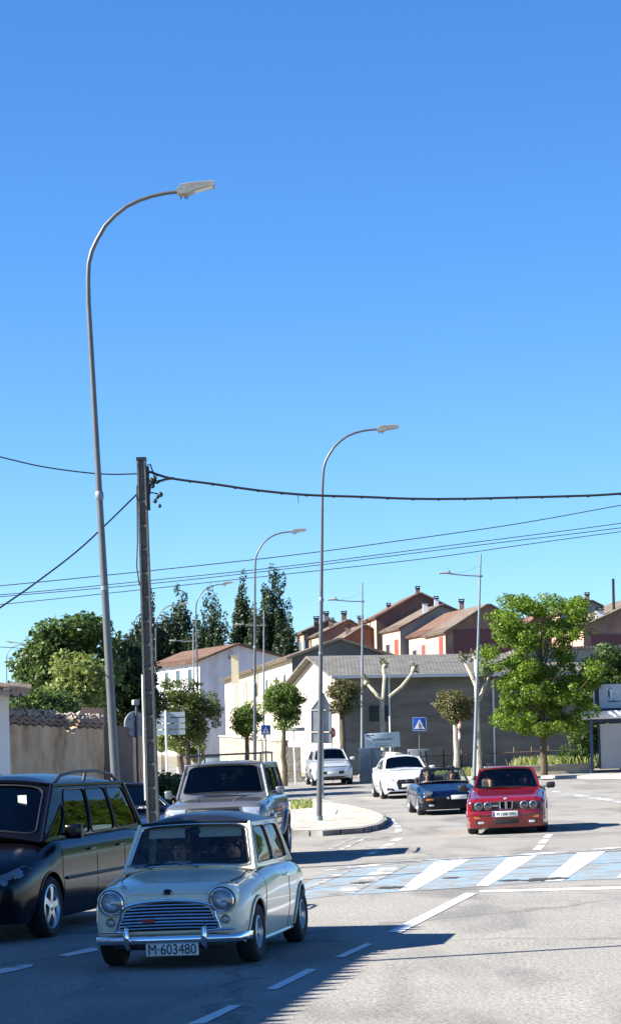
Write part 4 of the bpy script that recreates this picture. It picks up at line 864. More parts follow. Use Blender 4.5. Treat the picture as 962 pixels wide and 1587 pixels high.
# ================================================================== signs
def post(mb, h, r=.03, x=0, y=.05): mb.tube([(x, y, -.1), (x, y, h)], r, 10)
def crossing(u, D, vtop, size, label, rz=0):
    f = GD(u, D); zt = P(u, vtop, D).z-f.z; t = thing('crossing_sign', label, 'road sign', f, (0, .02, rz), group='pedestrian crossing signs'); mb = MB(); post(mb, zt-.02); mb.build('post', M['galv'], t)
    mb = MB(); mb.rbox((0, 0, zt-size/2), (size, .02, size), .009); b = mb.build('panel', M['signblue'], t)
    k = size; z0 = zt-size
    mb = MB()
    for (a, b2, w_) in ((.03, .05, .94),): pass
    e = .035*k; 
    for bx in ((0, k-.6*e, k*.93, e*.5), (0, .6*e, k*.93, e*.5)): mb.box((bx[0], -.013, z0+bx[1]), (bx[2], .004, bx[3]))
    for sx in (-1, 1): mb.box((sx*(k/2-.6*e), -.013, z0+k/2), (e*.5, .004, k*.9))
    mb.slab([(-.38*k, -.012, z0+.14*k), (.38*k, -.012, z0+.14*k), (0, -.012, z0+.86*k)], (0, -.003, 0)); mb.build('white_triangle', M['signwhite'], b, smooth=False)
    mb = MB(); C_ = lambda x, z: Vector((x*k, -.017, z0+z*k))
    mb.ell(C_(0, .62), (.045*k, .004, .05*k), 10, 6); mb.tube([C_(0, .56), C_(.0, .36)], .035*k, 6); mb.tube([C_(0, .38), C_(-.09, .19)], .022*k, 6); mb.tube([C_(0, .38), C_(.10, .19)], .022*k, 6); mb.tube([C_(0, .53), C_(-.11, .40)], .016*k, 6); mb.tube([C_(0, .53), C_(.11, .42)], .016*k, 6)
    for q in (-.26, -.16, .16, .26): mb.box(C_(q, .165), (.05*k, .003, .03*k))
    mb.build('walking_figure', M['black'], b); return t
crossing(649, 101, 1112, .60, 'pedestrian crossing sign on a post in front of the warehouse')
crossing(411, 108, 1124, .46, 'small pedestrian crossing sign below the round green tree', R(12))
# white billboard with script
D = 104; f = GD(595, D); t = thing('billboard', 'white roadside billboard with dark script lettering in front of the pollarded plane', 'billboard', f, (0, -.035, R(10)))
zb, ztp = P(595, 1159, D).z-f.z, P(595, 1136, D).z-f.z; mb = MB(); mb.rbox((0, 0, (zb+ztp)/2), (1.6, .05, ztp-zb), .01); pn = mb.build('panel', mat('billboard_face', (.42, .52, .58), .5, var=.06, vscale=2), t)
mb = MB(); mb.box((-.775, -.03, (zb+ztp)/2), (.06, .012, ztp-zb-.02)); mb.build('white_edge', M['signwhite'], pn, smooth=False)
mb = MB(); z = ztp-.09; mb.tube([(-.70, -.03, z), (-.42, -.03, z)], .018, 6); mb.slab([(-.42, -.03, z-.045), (-.42, -.03, z+.045), (-.36, -.03, z)], (0, -.004, 0)); mb.slab([(-.70, -.03, z-.03), (-.70, -.03, z+.03), (-.73, -.03, z)], (0, -.004, 0)); mb.build('arrow', M['plateblack'], pn, smooth=False)
INK = mat('teal_ink', (.01, .07, .11), .5); mb = MB(); z = (zb+ztp)/2+.04; pts = []
for i in range(150): a = i/149; pts.append((-.47+.92*a+.02*math.sin(a*97), -.03, z+.032*math.sin(a*75)*(1.6 if i < 14 else .75+.6*math.sin(a*17)**2)))
mb.tube(pts, .012, 5); mb.build('script_lettering', INK, pn); mb = MB(); 
for i in range(22): mb.box((-.32+i*.031, -.028, zb+.09), (.02, .005, rnd.choice((.035, .025, .03))))
for i in range(26): mb.box((-.38+i*.031, -.028, zb+.18), (.018, .005, .018))
mb.build('small_lettering', INK, pn, smooth=False); mb = MB(); post(mb, zb+.3, .035, -.5, .06); post(mb, zb+.3, .035, .5, .06); mb.build('post', M['galv'], t)
# stacked direction signs
D = 107; f = GD(259, D); t = thing('direction_sign', 'stack of four blank grey direction boards on a pale post by the hedge', 'road sign', f); mb = MB(); zt = P(259, 1101, D).z-f.z; post(mb, zt, .045, -.02, -.05); mb.build('post', M['signwhite'], t)
for i in range(4):
    z1 = P(259, 1104+9.2*i, D).z-f.z; z0 = P(259, 1111.6+9.2*i, D).z-f.z; mb = MB(); pts = [(-.55, 0, z0), (.86, 0, z0), (.86, 0, z1), (-.55, 0, z1)]
    if i == 2: pts = [(-.52, 0, z0), (.86, 0, z0), (.86, 0, z1), (-.52, 0, z1), (-.66, 0, (z0+z1)/2)]
    mb.slab(pts, (0, .035, 0)); mb.build('board', mat('board_back', (.33, .40, .43), .5, .2, var=.12, vscale=1.5), t, smooth=False)
    mb = MB(); mb.box((.15, .045, (z0+z1)/2), (1.3, .02, .04)); 
# round sign seen from behind
D = 53; f = GD(213, D); t = thing('round_sign', 'round road sign seen from behind, left of the concrete pole', 'road sign', f, (0, 0, R(38))); zc = P(208, 1123, D).z-f.z; mb = MB(); post(mb, zc+.55, .03, 0, 0); mb.build('post', M['galv'], t)
mb = MB(); mb.lathe([(0.001, 0), (.29, 0), (.30, .01), (.30, .035)], (0, .035, zc), (0, 1, 0), 30, cap=True); dsc = mb.build('disc', M['signback'], t); mb = MB(); mb.box((0, .02, zc+.12), (.34, .03, .035)); mb.box((0, .02, zc-.12), (.34, .03, .035)); mb.build('bracket', M['galv2'], dsc, smooth=False)
mb = MB(); mb.rbox((-.02, 0, zc+.50), (.16, .1, .12), .02); mb.build('junction_box', M['concrete'], t)
# grey board seen from behind on the far side of the island
D = 84; f = GD(499, D); s_ = F/D; t = thing('sign_assembly', 'grey backs of a triangle and two square road signs behind the island lamp', 'road sign', f, (0, .02, R(-8)))
def Z(v): return P(497, v, D).z-f.z
mb = MB(); post(mb, Z(1076), .035, .0, -.03); mb.build('post', M['galv2'], t)
for nm, pts in (('triangle_board', [(-.44, Z(1100)), (.32, Z(1100)), (.02, Z(1074))]), ('upper_board', [(-.42, Z(1134)), (.32, Z(1134)), (.32, Z(1101.5)), (-.42, Z(1101.5))]), ('lower_board', [(-.42, Z(1151)), (.30, Z(1152)), (.32, Z(1136)), (-.42, Z(1136))])):
    mb = MB(); mb.slab([(x, 0, z) for x, z in pts], (0, .03, 0)); b = mb.build(nm, M['signback'], t, smooth=False); mb = MB(); n_ = len(pts)
    mb.tube([(x, -.004, z) for x, z in pts], .018, 6, closed=True); mb.build('rim', M['black'], b)
# stop sign, small round signs
D = 108; f = GD(516, D); t = thing('stop_sign', 'small red octagonal stop sign turned sideways against the pink gable', 'road sign', f, (0, 0, R(50))); zc = P(517, 1136, D).z-f.z; mb = MB(); post(mb, zc+.2, .025, 0, .04); mb.build('post', M['galv'], t)
mb = MB(); mb.lathe([(.001, 0), (.25, 0), (.25, .02)], (0, 0, zc), (0, 1, 0), 8, cap=True); b = mb.build('octagon', M['signred'], t, smooth=False); put_text('STOP', .17, M['signwhite'], b, (0, -.008, zc))
D = 98; f = GD(708, D); t = thing('round_sign', 'narrow pale post carrying two small red and white round signs near the olive tree', 'road sign', f, (0, .02, R(-60))); zc = P(708, 1122, D).z-f.z; mb = MB(); post(mb, zc+.3, .035, 0, .05); mb.build('post', M['signwhite'], t)
for i, dz in enumerate((0, -.52)):
    mb = MB(); mb.lathe([(.001, 0), (.27-.04*i, 0), (.27-.04*i, .02)], (0, 0, zc+dz), (0, 1, 0), 24, cap=True); b = mb.build('disc', M['signwhite'], t); mb = MB(); mb.lathe([(.26-.04*i, -.004), (.26-.04*i, -.010), (.20-.03*i, -.010), (.20-.03*i, -.004)], (0, 0, zc+dz), (0, 1, 0), 24); mb.build('red_ring', M['signred'], b)
# street name plates
D = 105; f = GD(457, D); t = thing('name_plate_sign', 'low white post with a horizontal pale plate beside the round green tree', 'road sign', f, (0, -.02, 0)); zc = P(457, 1131, D).z-f.z; mb = MB(); post(mb, zc, .04, 0, .04); mb.build('post', M['signwhite'], t); mb = MB(); mb.rbox((.05, 0, zc), (.95, .03, .17), .01); mb.build('plate', mat('plate_grey_green', (.35, .38, .34), .6, var=.1), t)
# leaning stub and white block
D = 60; f = GD(296, D); t = thing('leaning_post', 'short weathered timber post leaning to the left by the grey suv', 'post', f); a = P(278, 1172, D)-f; mb = MB(); mb.tube([(0, 0, -.1), a*.5, a], [.11, .10, .085], 10); mb.build('timber', M['wood'], t)
D = 62.5; f = GD(285, D); t = thing('stone_block', 'white stone bollard behind the leaning timber post', 'bollard', f); mb = MB(); zt = P(279, 1192, D).z-f.z; mb.rbox((0, .3, zt/2), (.42, .3, zt+.1), .03); mb.rbox((0, .3, zt+.04), (.34, .24, .1), .03); mb.build('block', LW, t)
# grey mast bits by the left group: electric cabinet near the grey lamp
D = 125; f = GD(328, D); t = thing('bin', 'grey roadside waste container between the thin lamp poles and the cream house', 'bin', f); mb = MB(); mb.rbox((0, 0, .62), (1.3, .9, 1.0), .06); mb.build('body', mat('bin_grey', (.25, .32, .34), .5), t); mb = MB(); mb.rbox((0, 0, 1.16), (1.36, .96, .1), .04); mb.build('lid', mat('bin_lid', (.10, .13, .15), .5), t)
# ================================================================== bus shelter
D = 95.0; f = G(917, 1203); D = f.y; t = thing('bus_shelter', 'blue framed bus shelter with white roof edge and grey back panel at the right edge', 'bus shelter', f, (0, R(-.6), R(-7)))
NAVY = mat('shelter_blue', (.008, .03, .16), .35, var=.15, vscale=3, coat=.3); s_ = F/D
def X(u): return (u-917)/s_
def Zs(v): return (1203-v)/s_
mb = MB(); zr0, zr1 = Zs(1115), Zs(1103); mb.rbox((X(903)+2.6, .55, (zr0+zr1)/2), (5.2, 1.9, zr1-zr0), .03); mb.build('roof', mat('shelter_white', (.72, .72, .72), .5, var=.05), t)
for x in (X(918), X(918)+4.4):
    for y in (0, 1.2):
        mb = MB(); mb.box((x, y, zr0/2+.02), (.13, .13, zr0-.04)); mb.build('post', NAVY, t, smooth=False)
mb = MB(); mb.box((X(918)+2.2, .03, zr0-.09), (4.25, .09, .14)); mb.box((X(918)+2.2, .03, .14), (4.25, .09, .2)); mb.box((X(930), .03, zr0/2+.02), (.09, .085, zr0-.55)); mb.build('rails', mat('shelter_dark_frame', (.006, .01, .05), .4), t, smooth=False)
mb = MB(); mb.box((X(918)+2.3, .035, zr0/2+.03), (3.95, .03, zr0-.50)); mb.build('back_panel', mat('shelter_panel', (.36, .36, .35), .55, var=.07, vscale=1.2), t, smooth=False)
mb = MB(); mb.box((X(918)+2.3, .7, .46), (3.4, .35, .05)); mb.box((X(918)+1.2, .7, .22), (.06, .3, .44)); mb.box((X(918)+3.4, .7, .22), (.06, .3, .44)); mb.build('bench', M['galv2'], t, smooth=False)
zt0, zt1 = Zs(1102), Zs(1060); mb = MB(); mb.box((X(926)+1.6, .5, (zt0+zt1)/2), (3.3, .14, zt1-zt0)); sb = mb.build('sign_box', mat('shelter_dark_frame', (.006, .01, .05), .4), t, smooth=False)
mb = MB(); mb.box((X(932)+1.5, .42, (zt0+zt1)/2+.03), (3.0, .03, zt1-zt0-.13)); mb.build('sign_face', mat('sign_face_pale', (.46, .52, .56), .45, var=.05), sb, smooth=False)
mb = MB(); mb.box((X(924), .5, (zt0+zt1)/2), (.07, .16, zt1-zt0)); mb.build('side_trim', M['signwhite'], sb, smooth=False)
ex, ez = X(949), Zs(1077)
INKB = mat('emblem_navy', (.01, .03, .12), .5)
mb = MB(); mb.slab([(ex-.085, .40, ez+.17), (ex-.005, .40, ez+.17), (ex-.005, .40, ez-.19), (ex-.06, .40, ez-.15), (ex-.085, .40, ez-.08)], (0, -.004, 0)); 
for i in (-2, -1, 0, 1, 2): mb.box((ex+i*.03, .398, ez+.25+.01*(2-abs(i))), (.018, .004, .04))
mb.box((ex, .398, ez+.215), (.15, .004, .02)); mb.build('emblem', INKB, sb, smooth=False)
mb = MB(); mb.slab([(ex+.0, .40, ez+.17), (ex+.08, .40, ez+.17), (ex+.08, .40, ez-.08), (ex+.055, .40, ez-.15), (ex+.0, .40, ez-.19)], (0, -.004, 0)); mb.build('emblem_field', M['signwhite'], sb, smooth=False)
mb = MB(); z0 = ez+.03
mb.box((ex-.045, .395, ez+.07), (.05, .003, .05)); mb.build('emblem_charge', mat('emblem_teal', (.03, .12, .25), .5), sb, smooth=False)
put_text('Castilla-La Mancha', .13, INKB, sb, (X(962), .40, Zs(1088)), bold=.004)
mb = MB(); mb.lathe([(.001, 0), (.09, 0), (.10, .03), (.10, .42), (.105, .44), (.06, .5), (.001, .51)], (0, 0, 0), n=14); fb = G(911, 1198); o = mb.build('bollard', M['signwhite'], None, loc=fb+Vector((0, 0, .1))); tag(o, 'small white rounded bollard at the foot of the bus shelter', 'bollard')
# ================================================================== cars
def hermite(xs, ys, x):
    if x <= xs[0]: return ys[0]
    if x >= xs[-1]: return ys[-1]
    i = 0
    while x > xs[i+1]: i += 1
    d = [(ys[k+1]-ys[k])/(xs[k+1]-xs[k]) for k in range(len(xs)-1)]
    def m(k):
        if k == 0: return d[0]
        if k == len(xs)-1: return d[-1]
        if d[k-1]*d[k] <= 0: return 0
        return 2*d[k-1]*d[k]/(d[k-1]+d[k])
    h = xs[i+1]-xs[i]; t = (x-xs[i])/h
    return (2*t**3-3*t**2+1)*ys[i]+(t**3-2*t**2+t)*h*m(i)+(-2*t**3+3*t**2)*ys[i+1]+(t**3-t**2)*h*m(i+1)
def bezier_round(pts, r=.25, n=5):
    out = []; k = len(pts)
    for i in range(k):
        p0, p1, p2 = pts[i-1], pts[i], pts[(i+1) % k]
        a = (p1[0]+(p0[0]-p1[0])*r, p1[1]+(p0[1]-p1[1])*r); b = (p1[0]+(p2[0]-p1[0])*r, p1[1]+(p2[1]-p1[1])*r)
        for j in range(n+1):
            t = j/n; out.append(((1-t)**2*a[0]+2*t*(1-t)*p1[0]+t*t*b[0], (1-t)**2*a[1]+2*t*(1-t)*p1[1]+t*t*b[1]))
        # points along the straight part
        for j in (1, 2, 3, 4):
            t = j/5; q = (p2[0]+(p1[0]-p2[0])*r, p2[1]+(p1[1]-p2[1])*r); out.append((b[0]+(q[0]-b[0])*t, b[1]+(q[1]-b[1])*t))
    return out
def paint(name, col, rough=.28, coat=1.0, metal=0.0):
    return mat(name, col, rough, metal, var=.04, vscale=1.5, coat=coat, bump=0.0)
class Car:
    """local frame: x to the left side of the driver (image right), y 0 at the front running back, z up; everything is shifted by -L/2"""
    def __init__(s, name, label, L, st, paintm, fx, D, yaw, group=None, wheelspec=None, cat='car'):
        s.L = L; s.st = st; s.pm = paintm; s.keys = list(zip(*st))
        ph = R(yaw); ax = Vector((math.sin(ph), math.cos(ph), 0)); c = Vector((fx, D, 0))+ax*(L/2); c.z = gz(c.x, c.y)
        e = .5; n = Vector((-(gz(c.x+e, c.y)-gz(c.x-e, c.y)), -(gz(c.x, c.y+e)-gz(c.x, c.y-e)), 2*e)).normalized()
        y = (ax-n*ax.dot(n)).normalized(); x = y.cross(n); mt = Matrix((x, y, n)).transposed().to_4x4(); mt.translation = c
        s.root = thing(name, label, cat, c, mt.to_euler(), group); s.mt = mt
    def mb(s): return MB((0, -s.L/2, 0))
    def sec(s, y):
        k = s.keys; return [hermite(k[0], k[j], y) for j in range(1, 8)]   # z0 zm zt wb wm n crown
    def side_x(s, y, z):
        z0, zm, zt, wb, wm, n, _ = s.sec(y)
        if z >= zm: q = min(1, (z-zm)/max(zt-zm, .01)); return wm*max(0, 1-q**n)**(1/n)
        q = (zm-z)/max(zm-z0, .01); return wm-(wm-wb)*q*q
    def front_y(s, x, z, lim=None):
        lim = lim or s.L*.45; y = 0.0
        while y < lim:
            z0, zm, zt, wb, wm, n, _ = s.sec(y)
            if z0 <= z <= zt and s.side_x(y, z) >= abs(x): return y
            y += .01
        return y
    def top_z(s, x, y):
        z0, zm, zt, wb, wm, n, _ = s.sec(y); q = min(.999, abs(x)/wm); return zm+(zt-zm)*(1-q**n)**(1/n)
    def shell(s, wheels, wr, width_in=.26):
        st = s.st; k = s.keys[0]; ys = []
        for i in range(len(k)-1):
            m = max(2, int((k[i+1]-k[i])/.07)); ys += [k[i]+(k[i+1]-k[i])*j/m for j in range(m)]
        ys.append(k[-1]); rings = []
        for y in ys:
            z0, zm, zt, wb, wm, n, _ = s.sec(y); half = []
            for j in range(5): half.append((wb*j/5, z0))
            for j in range(6): q = 1-j/6; half.append((wm-(wm-wb)*q*q, zm-(zm-z0)*q))
            for j in range(17):
                a = math.pi/2*j/16; half.append((wm*math.cos(a)**(2/n) if j < 16 else 0, zm+(zt-zm)*math.sin(a)**(2/n)))
            ring = [Vector((x, y, z)) for x, z in half]+[Vector((-x, y, z)) for x, z in half[-2:0:-1]]; rings.append(ring)
        m_ = s.mb(); m_.loft(rings, cap=True); me = m_.mesh('body', [s.pm, M['dark']], True)
        o = bpy.data.objects.new('body', me); COL.objects.link(o); cuts = []
        for (wy, wz_, r) in wheels:
            wm = max(s.sec(wy)[4], .5)
            for sx in (-1, 1):
                c = MB(); c.lathe([(r, 0), (r, width_in+.3)], (sx*(wm+.3), wy-s.L/2, wz_), (-sx, 0, 0), 40, cap=True); cm = c.mesh('c', M['dark'], False); co = bpy.data.objects.new('c', cm); COL.objects.link(co); cuts.append(co)
                md = o.modifiers.new('b', 'BOOLEAN'); md.operation = 'DIFFERENCE'; md.object = co; md.solver = 'EXACT'
        bpy.context.view_layer.update(); dg = bpy.context.evaluated_depsgraph_get(); me2 = bpy.data.meshes.new_from_object(o.evaluated_get(dg)); o.modifiers.clear()
        for c in cuts: bpy.data.objects.remove(c)
        o.data = me2; me2.name = 'body'; me2.materials.clear(); me2.materials.append(s.pm); me2.materials.append(M['dark'])
        for p in me2.polygons:
            c = p.center; idx = 0
            for (wy, wz_, r) in wheels:
                d = math.hypot(c.y-(wy-s.L/2), c.z-wz_)
                if abs(d-r) < .018 and abs(p.normal.x) < .5: idx = 1
                if d < r and abs(p.normal.x) > .7 and abs(c.x) < s.sec(wy)[4]-.12: idx = 1
            if c.z < s.sec(c.y+s.L/2)[0]+.01: idx = 1
            p.material_index = idx
        me2.shade_smooth(); me2.set_sharp_from_angle(angle=R(40)); o.parent = s.root; s.body = o; return o
    def wheel(s, wy, sx, R_, w_, rimr, wz_, style='spoke', track=None, n=5, rimm=None, rot=0.2):
        x1 = (track if track else s.sec(wy)[4]-.015)*sx; c = Vector((x1, wy-s.L/2, wz_)); ax = Vector((sx, 0, 0))
        m_ = MB(); m_.lathe([(.02, -w_*.75), (rimr*.75, -w_*.75), (rimr*.8, -w_*.45), (.02, -w_*.45)], (0, 0, 0), ax, 20); hub = m_.build('wheel', M['black'], s.root, loc=c)
        m_ = MB(); tw = w_; r = R_
        m_.lathe([(rimr, -.012), (rimr+.012, .0), (rimr+(r-rimr)*.55, .012), (r-.022, .0), (r-.006, -.018), (r, -.045), (r, -tw+.045), (r-.006, -tw+.018), (r-.022, -tw), (rimr, -tw+.01)], (0, 0, 0), ax, 40); m_.build('tyre', M['rubber'], hub)
        m_ = MB(); rm = rimm or M['alloy']
        m_.lathe([(rimr+.003, -.004), (rimr-.012, .002), (rimr-.022, -.01), (rimr-.03, -.06), (rimr-.045, -tw+.02), (rimr-.02, -tw)], (0, 0, 0), ax, 40)
        e1 = Vector((0, 1, 0)); e2 = Vector((0, 0, 1))
        if style == 'spoke':
            for i in range(n):
                a = 2*math.pi*i/n+rot; d = e1*math.cos(a)+e2*math.sin(a); pe = -e1*math.sin(a)+e2*math.cos(a); wi, wo_ = rimr*.17, rimr*.13
                v = []
                for (rr, ww, dp) in ((rimr*.12, wi, -.012), (rimr*.55, wi*.75, -.006), (rimr-.012, wo_*1.3, -.012)):
                    v.append([d*rr-pe*ww+ax*dp, d*rr+pe*ww+ax*dp, d*rr+pe*ww+ax*(dp-.03), d*rr-pe*ww+ax*(dp-.03)])
                m_.loft(v, cap=True)
            m_.lathe([(.001, -.004), (.035, -.004), (.055, -.012), (.06, -.04)], (0, 0, 0), ax, 16)
        else:   # steel/minilite style disc with holes
            m_.lathe([(.001, .0), (.03, .0), (.036, -.01), (rimr*.45, -.03), (rimr*.5, -.03)], (0, 0, 0), ax, 24)
            for i in range(n):
                a = 2*math.pi*i/n; d = e1*math.cos(a)+e2*math.sin(a); pe = -e1*math.sin(a)+e2*math.cos(a); v = []
                for rr, dp in ((rimr*.3, -.02), (rimr*.65, -.03), (rimr-.012, -.03)):
                    ww = rimr*.14; v.append([d*rr-pe*ww+ax*dp, d*rr+pe*ww+ax*dp, d*rr+pe*ww+ax*(dp-.03), d*rr-pe*ww+ax*(dp-.03)])
                m_.loft(v, cap=True)
        m_.build('rim', rm, hub); return hub
    def conform(s, poly, off, m, name, parent=None, thick=.02, holes=(), pf=None):
        """piece following the nose: poly in (x, z)"""
        f2 = pf or (lambda x, z: s.front_y(x, z)); m_ = s.mb(); pts = [(x, f2(x, z)-off, z) for x, z in poly]
        # grid fill for larger pieces: fan rings towards the centre
        cx = sum(p[0] for p in poly)/len(poly); cz = sum(p[1] for p in poly)/len(poly); rings = []
        for q in (1, .75, .5, .25, .02): rings.append([Vector((cx+(x-cx)*q, f2(cx+(x-cx)*q, cz+(z-cz)*q)-off, cz+(z-cz)*q)) for x, z in poly])
        back = [Vector((p.x, p.y+off+thick, p.z)) for p in rings[0]]
        m_.loft([back]+rings, cap=True); return m_.build(name, m, parent or s.root, ang=50)
    def panel_map(s, a, b, c, d, bulge, side=False):
        """a bottom start, b bottom end, c top end, d top start"""
        a, b, c, d = map(Vector, (a, b, c, d)); nrm = (b-a).cross(d-a).normalized()
        ctr = (a+b+c+d)/4
        out = ctr-Vector((0, s.cab_mid, ctr.z))
        if nrm.dot(out) < 0: nrm = -nrm
        def f(u, v, off=0):
            p = a.lerp(b, u).lerp(d.lerp(c, u), v)
            k = (4*u*(1-u))**.5*4*v*(1-v) if side else (4*u*(1-u))*(1-.35*abs(v))
            return p+nrm*(bulge*k+off)
        f.n = nrm; return f
    def panel(s, f, wins, pillar_m, glass, nm='window', chrome=False, sealr=.011, label=None):
        outer = [(i/8, 0) for i in range(8)]+[(1, i/6) for i in range(6)]+[(1-i/8, 1) for i in range(8)]+[(0, 1-i/6) for i in range(6)]
        holes = [bezier_round(w, .13) for w in wins]
        flat, tris = MB().poly(outer, [h[::-1] for h in holes])
        m_ = s.mb(); n_ = len(flat); vs = [f(u, v) for u, v in flat]
        m_.add(vs+[p-f.n*.03 for p in vs], [tuple(t) for t in tris]+[tuple(n_+i for i in t[::-1]) for t in tris])
        # hole sides
        k = len(outer)
        for h in holes:
            q = len(h); idx = list(range(k, k+q)); b = len(m_.v)-2*n_
            m_.f += [(idx[i], idx[(i+1) % q], idx[(i+1) % q]+n_, idx[i]+n_) for i in range(q)]; m_.m += [0]*q; k += q
        m_.build('pillar_frame', pillar_m, s.root, ang=30)
        for h in holes:
            cu = sum(p[0] for p in h)/len(h); cv = sum(p[1] for p in h)/len(h)
            m_ = s.mb(); rings = [[f(cu+(u-cu)*q, cv+(v-cv)*q, -.008) for u, v in h] for q in (1.0, .8, .6, .4, .2, .02)]; m_.loft(rings, cap=False)
            g = m_.build(nm, glass, s.root, ang=60, fixn=True)
            m_ = s.mb(); m_.tube([f(u, v, .002) for u, v in h], sealr, 6, closed=True); m_.build('seal', M['seal'], g)
            if chrome:
                m_ = s.mb(); m_.tube([f(cu+(u-cu)*1.02, cv+(v-cv)*1.03, .010) for u, v in h], sealr*.45, 6, closed=True); m_.build('bright_trim', M['chrome'], g)
    def cabin(s, A, B, C, D, crown, glass, wins_side, frontwin=None, rearwin=None, roofm=None, bulge=(.06, .04, .05), pillar_r=.022, chrome=False, gutter=None, sealr=.011, roof_out=0):
        """A windshield foot, B header, C rear header, D rear window foot: (halfwidth, y, z)"""
        s.cab_mid = (A[1]+D[1])/2; pm = s.pm; rf = roofm or pm; s.ABCD = (A, B, C, D)
        f = s.panel_map((-A[0], A[1], A[2]), (A[0], A[1], A[2]), (B[0], B[1], B[2]), (-B[0], B[1], B[2]), bulge[0]); s.wf = f
        s.panel(f, [frontwin or [(.05, .10), (.95, .10), (.94, .93), (.06, .93)]], pm, glass, 'windscreen', chrome, sealr)
        r = s.panel_map((-D[0], D[1], D[2]), (D[0], D[1], D[2]), (C[0], C[1], C[2]), (-C[0], C[1], C[2]), bulge[2]); s.rf = r
        s.panel(r, [rearwin or [(.10, .25), (.90, .25), (.88, .88), (.12, .88)]], pm, glass, 'rear_window', False, sealr)
        for sx in (-1, 1):
            q = s.panel_map((sx*A[0], A[1], A[2]), (sx*D[0], D[1], D[2]), (sx*C[0], C[1], C[2]), (sx*B[0], B[1], B[2]), bulge[1], True); s.panel(q, wins_side, pm, glass, 'side_window', chrome, sealr*.8); s.sf = q
            for (p0, p1) in ((A, B), (D, C)):
                m_ = s.mb(); m_.tube([Vector((sx*p0[0], p0[1], p0[2])).lerp(Vector((sx*p1[0], p1[1], p1[2])), k/4) for k in range(5)], pillar_r, 8); m_.build('pillar', pm, s.root)
        m_ = s.mb(); rows = []
        for j in range(15):
            t = j/14; row = []
            for i in range(21):
                u = i/20; p = f(u, 1).lerp(r(u, 1), t); p = Vector((p.x, p.y, p.z)); k = (1-abs(2*u-1)**3.0)*(min(1, (4*t*(1-t)))**.45); p.z += crown*k; p.x += (2*u-1)*roof_out*(4*t*(1-t))**.5; row.append(p)
            rows.append(row)
        m_.loft(rows, closed=False); lo = [[p-Vector((0, 0, .035)) for p in row] for row in rows]; m_.loft(lo, closed=False)
        bd = [rows[0][i] for i in range(21)]+[rows[j][20] for j in range(1, 15)]+[rows[14][i] for i in range(19, -1, -1)]+[rows[j][0] for j in range(13, 0, -1)]; m_.tube(bd, pillar_r*.9, 8, closed=True)
        m_.build('roof', rf, s.root); s.rows = rows
        if gutter:
            m_ = s.mb(); m_.tube([p+Vector((math.copysign(.012, p.x), 0, -.008)) for p in bd], .009, 6, closed=True); m_.build('gutter', gutter, s.root)
        # cabin floor just over the shell, dash and seats
        m_ = s.mb(); z = A[2]; rws = []
        for j in range(9):
            y = A[1]+.03+(D[1]-A[1]-.06)*j/8; hw = (A[0]+(D[0]-A[0])*j/8)-.05; rws.append([Vector((x, y, s.top_z(x, y)+.012)) for x in [hw*(k/4-1) for k in range(9)]])
        m_.loft(rws, closed=False); m_.build('cabin_floor', M['cabin'], s.root)
    def seats(s, y, z, w=.42, dx=.34, h=.42, m=None):
        for sx in (-1, 1):
            m_ = s.mb(); m_.rbox((sx*dx, y, z+h/2), (w, .12, h), .05); m_.rbox((sx*dx, y+.01, z+h+.10), (w*.5, .09, .16), .04); m_.tube([(sx*dx, y, z+h-.02), (sx*dx, y, z+h+.05)], .015, 6); m_.build('seat', m or M['seat'], s.root)
    def steering(s, y, z, x=.34, r=.17):
        m_ = s.mb(); c = Vector((x, y, z)); e1 = Vector((1, 0, 0)); e2 = Vector((0, .35, .94)).normalized(); m_.tube([c+(e1*math.cos(a)+e2*math.sin(a))*r for a in [2*math.pi*k/24 for k in range(24)]], .012, 6, closed=True)
        m_.tube([c-e1*r, c+e1*r], .014, 6); m_.tube([c, c-e2*r], .014, 6); m_.build('steering_wheel', M['black'], s.root)
    def seam(s, yz, r=.0035, name='door_seam', m=None):
        for sx in (-1, 1):
            m_ = s.mb(); pp = []
            for i in range(len(yz)-1):
                for k in range(6): t = k/6; y = yz[i][0]+(yz[i+1][0]-yz[i][0])*t; z = yz[i][1]+(yz[i+1][1]-yz[i][1])*t; pp.append((sx*s.side_x(y, z), y, z))
            y, z = yz[-1]; pp.append((sx*s.side_x(y, z), y, z)); m_.tube(pp, r, 5); m_.build(name, m or M['dark'], s.root)
    def arch_lip(s, wy, wz_, r, rr=.008, m=None, name='arch_lip', out=.0):
        for sx in (-1, 1):
            m_ = s.mb(); pp = []
            for k in range(25):
                a = R(-22+224*k/24); y = wy+r*math.cos(a); z = wz_+r*math.sin(a)
                if z < s.sec(y)[0]+.01: continue
                pp.append((sx*(s.side_x(y, z)+out), y, z))
            m_.tube(pp, rr, 6); m_.build(name, m or s.pm, s.root)
    def handle(s, y, z, m=None, L=.14):
        for sx in (-1, 1):
            m_ = s.mb(); x = s.side_x(y, z); m_.rbox((sx*(x+.018), y, z), (.022, L, .028), .01); m_.build('door_handle', m or M['chrome'], s.root)
    def mirror(s, y, z, x, m, w_=.17, h=.11, sides=(-1, 1), glassm=None):
        for sx in sides:
            m_ = s.mb(); m_.rbox((sx*(x+w_/2+.03), y, z), (w_, .09, h), .035); m_.tube([(sx*(x-.02), y+.02, z-.03), (sx*(x+.06), y, z-.02)], .018, 6); k = m_.build('mirror', m, s.root)
            m_ = s.mb(); m_.box((sx*(x+w_/2+.03), y+.047, z), (w_*.8, .004, h*.75)); m_.build('mirror_glass', M['chrome'], k, smooth=False)
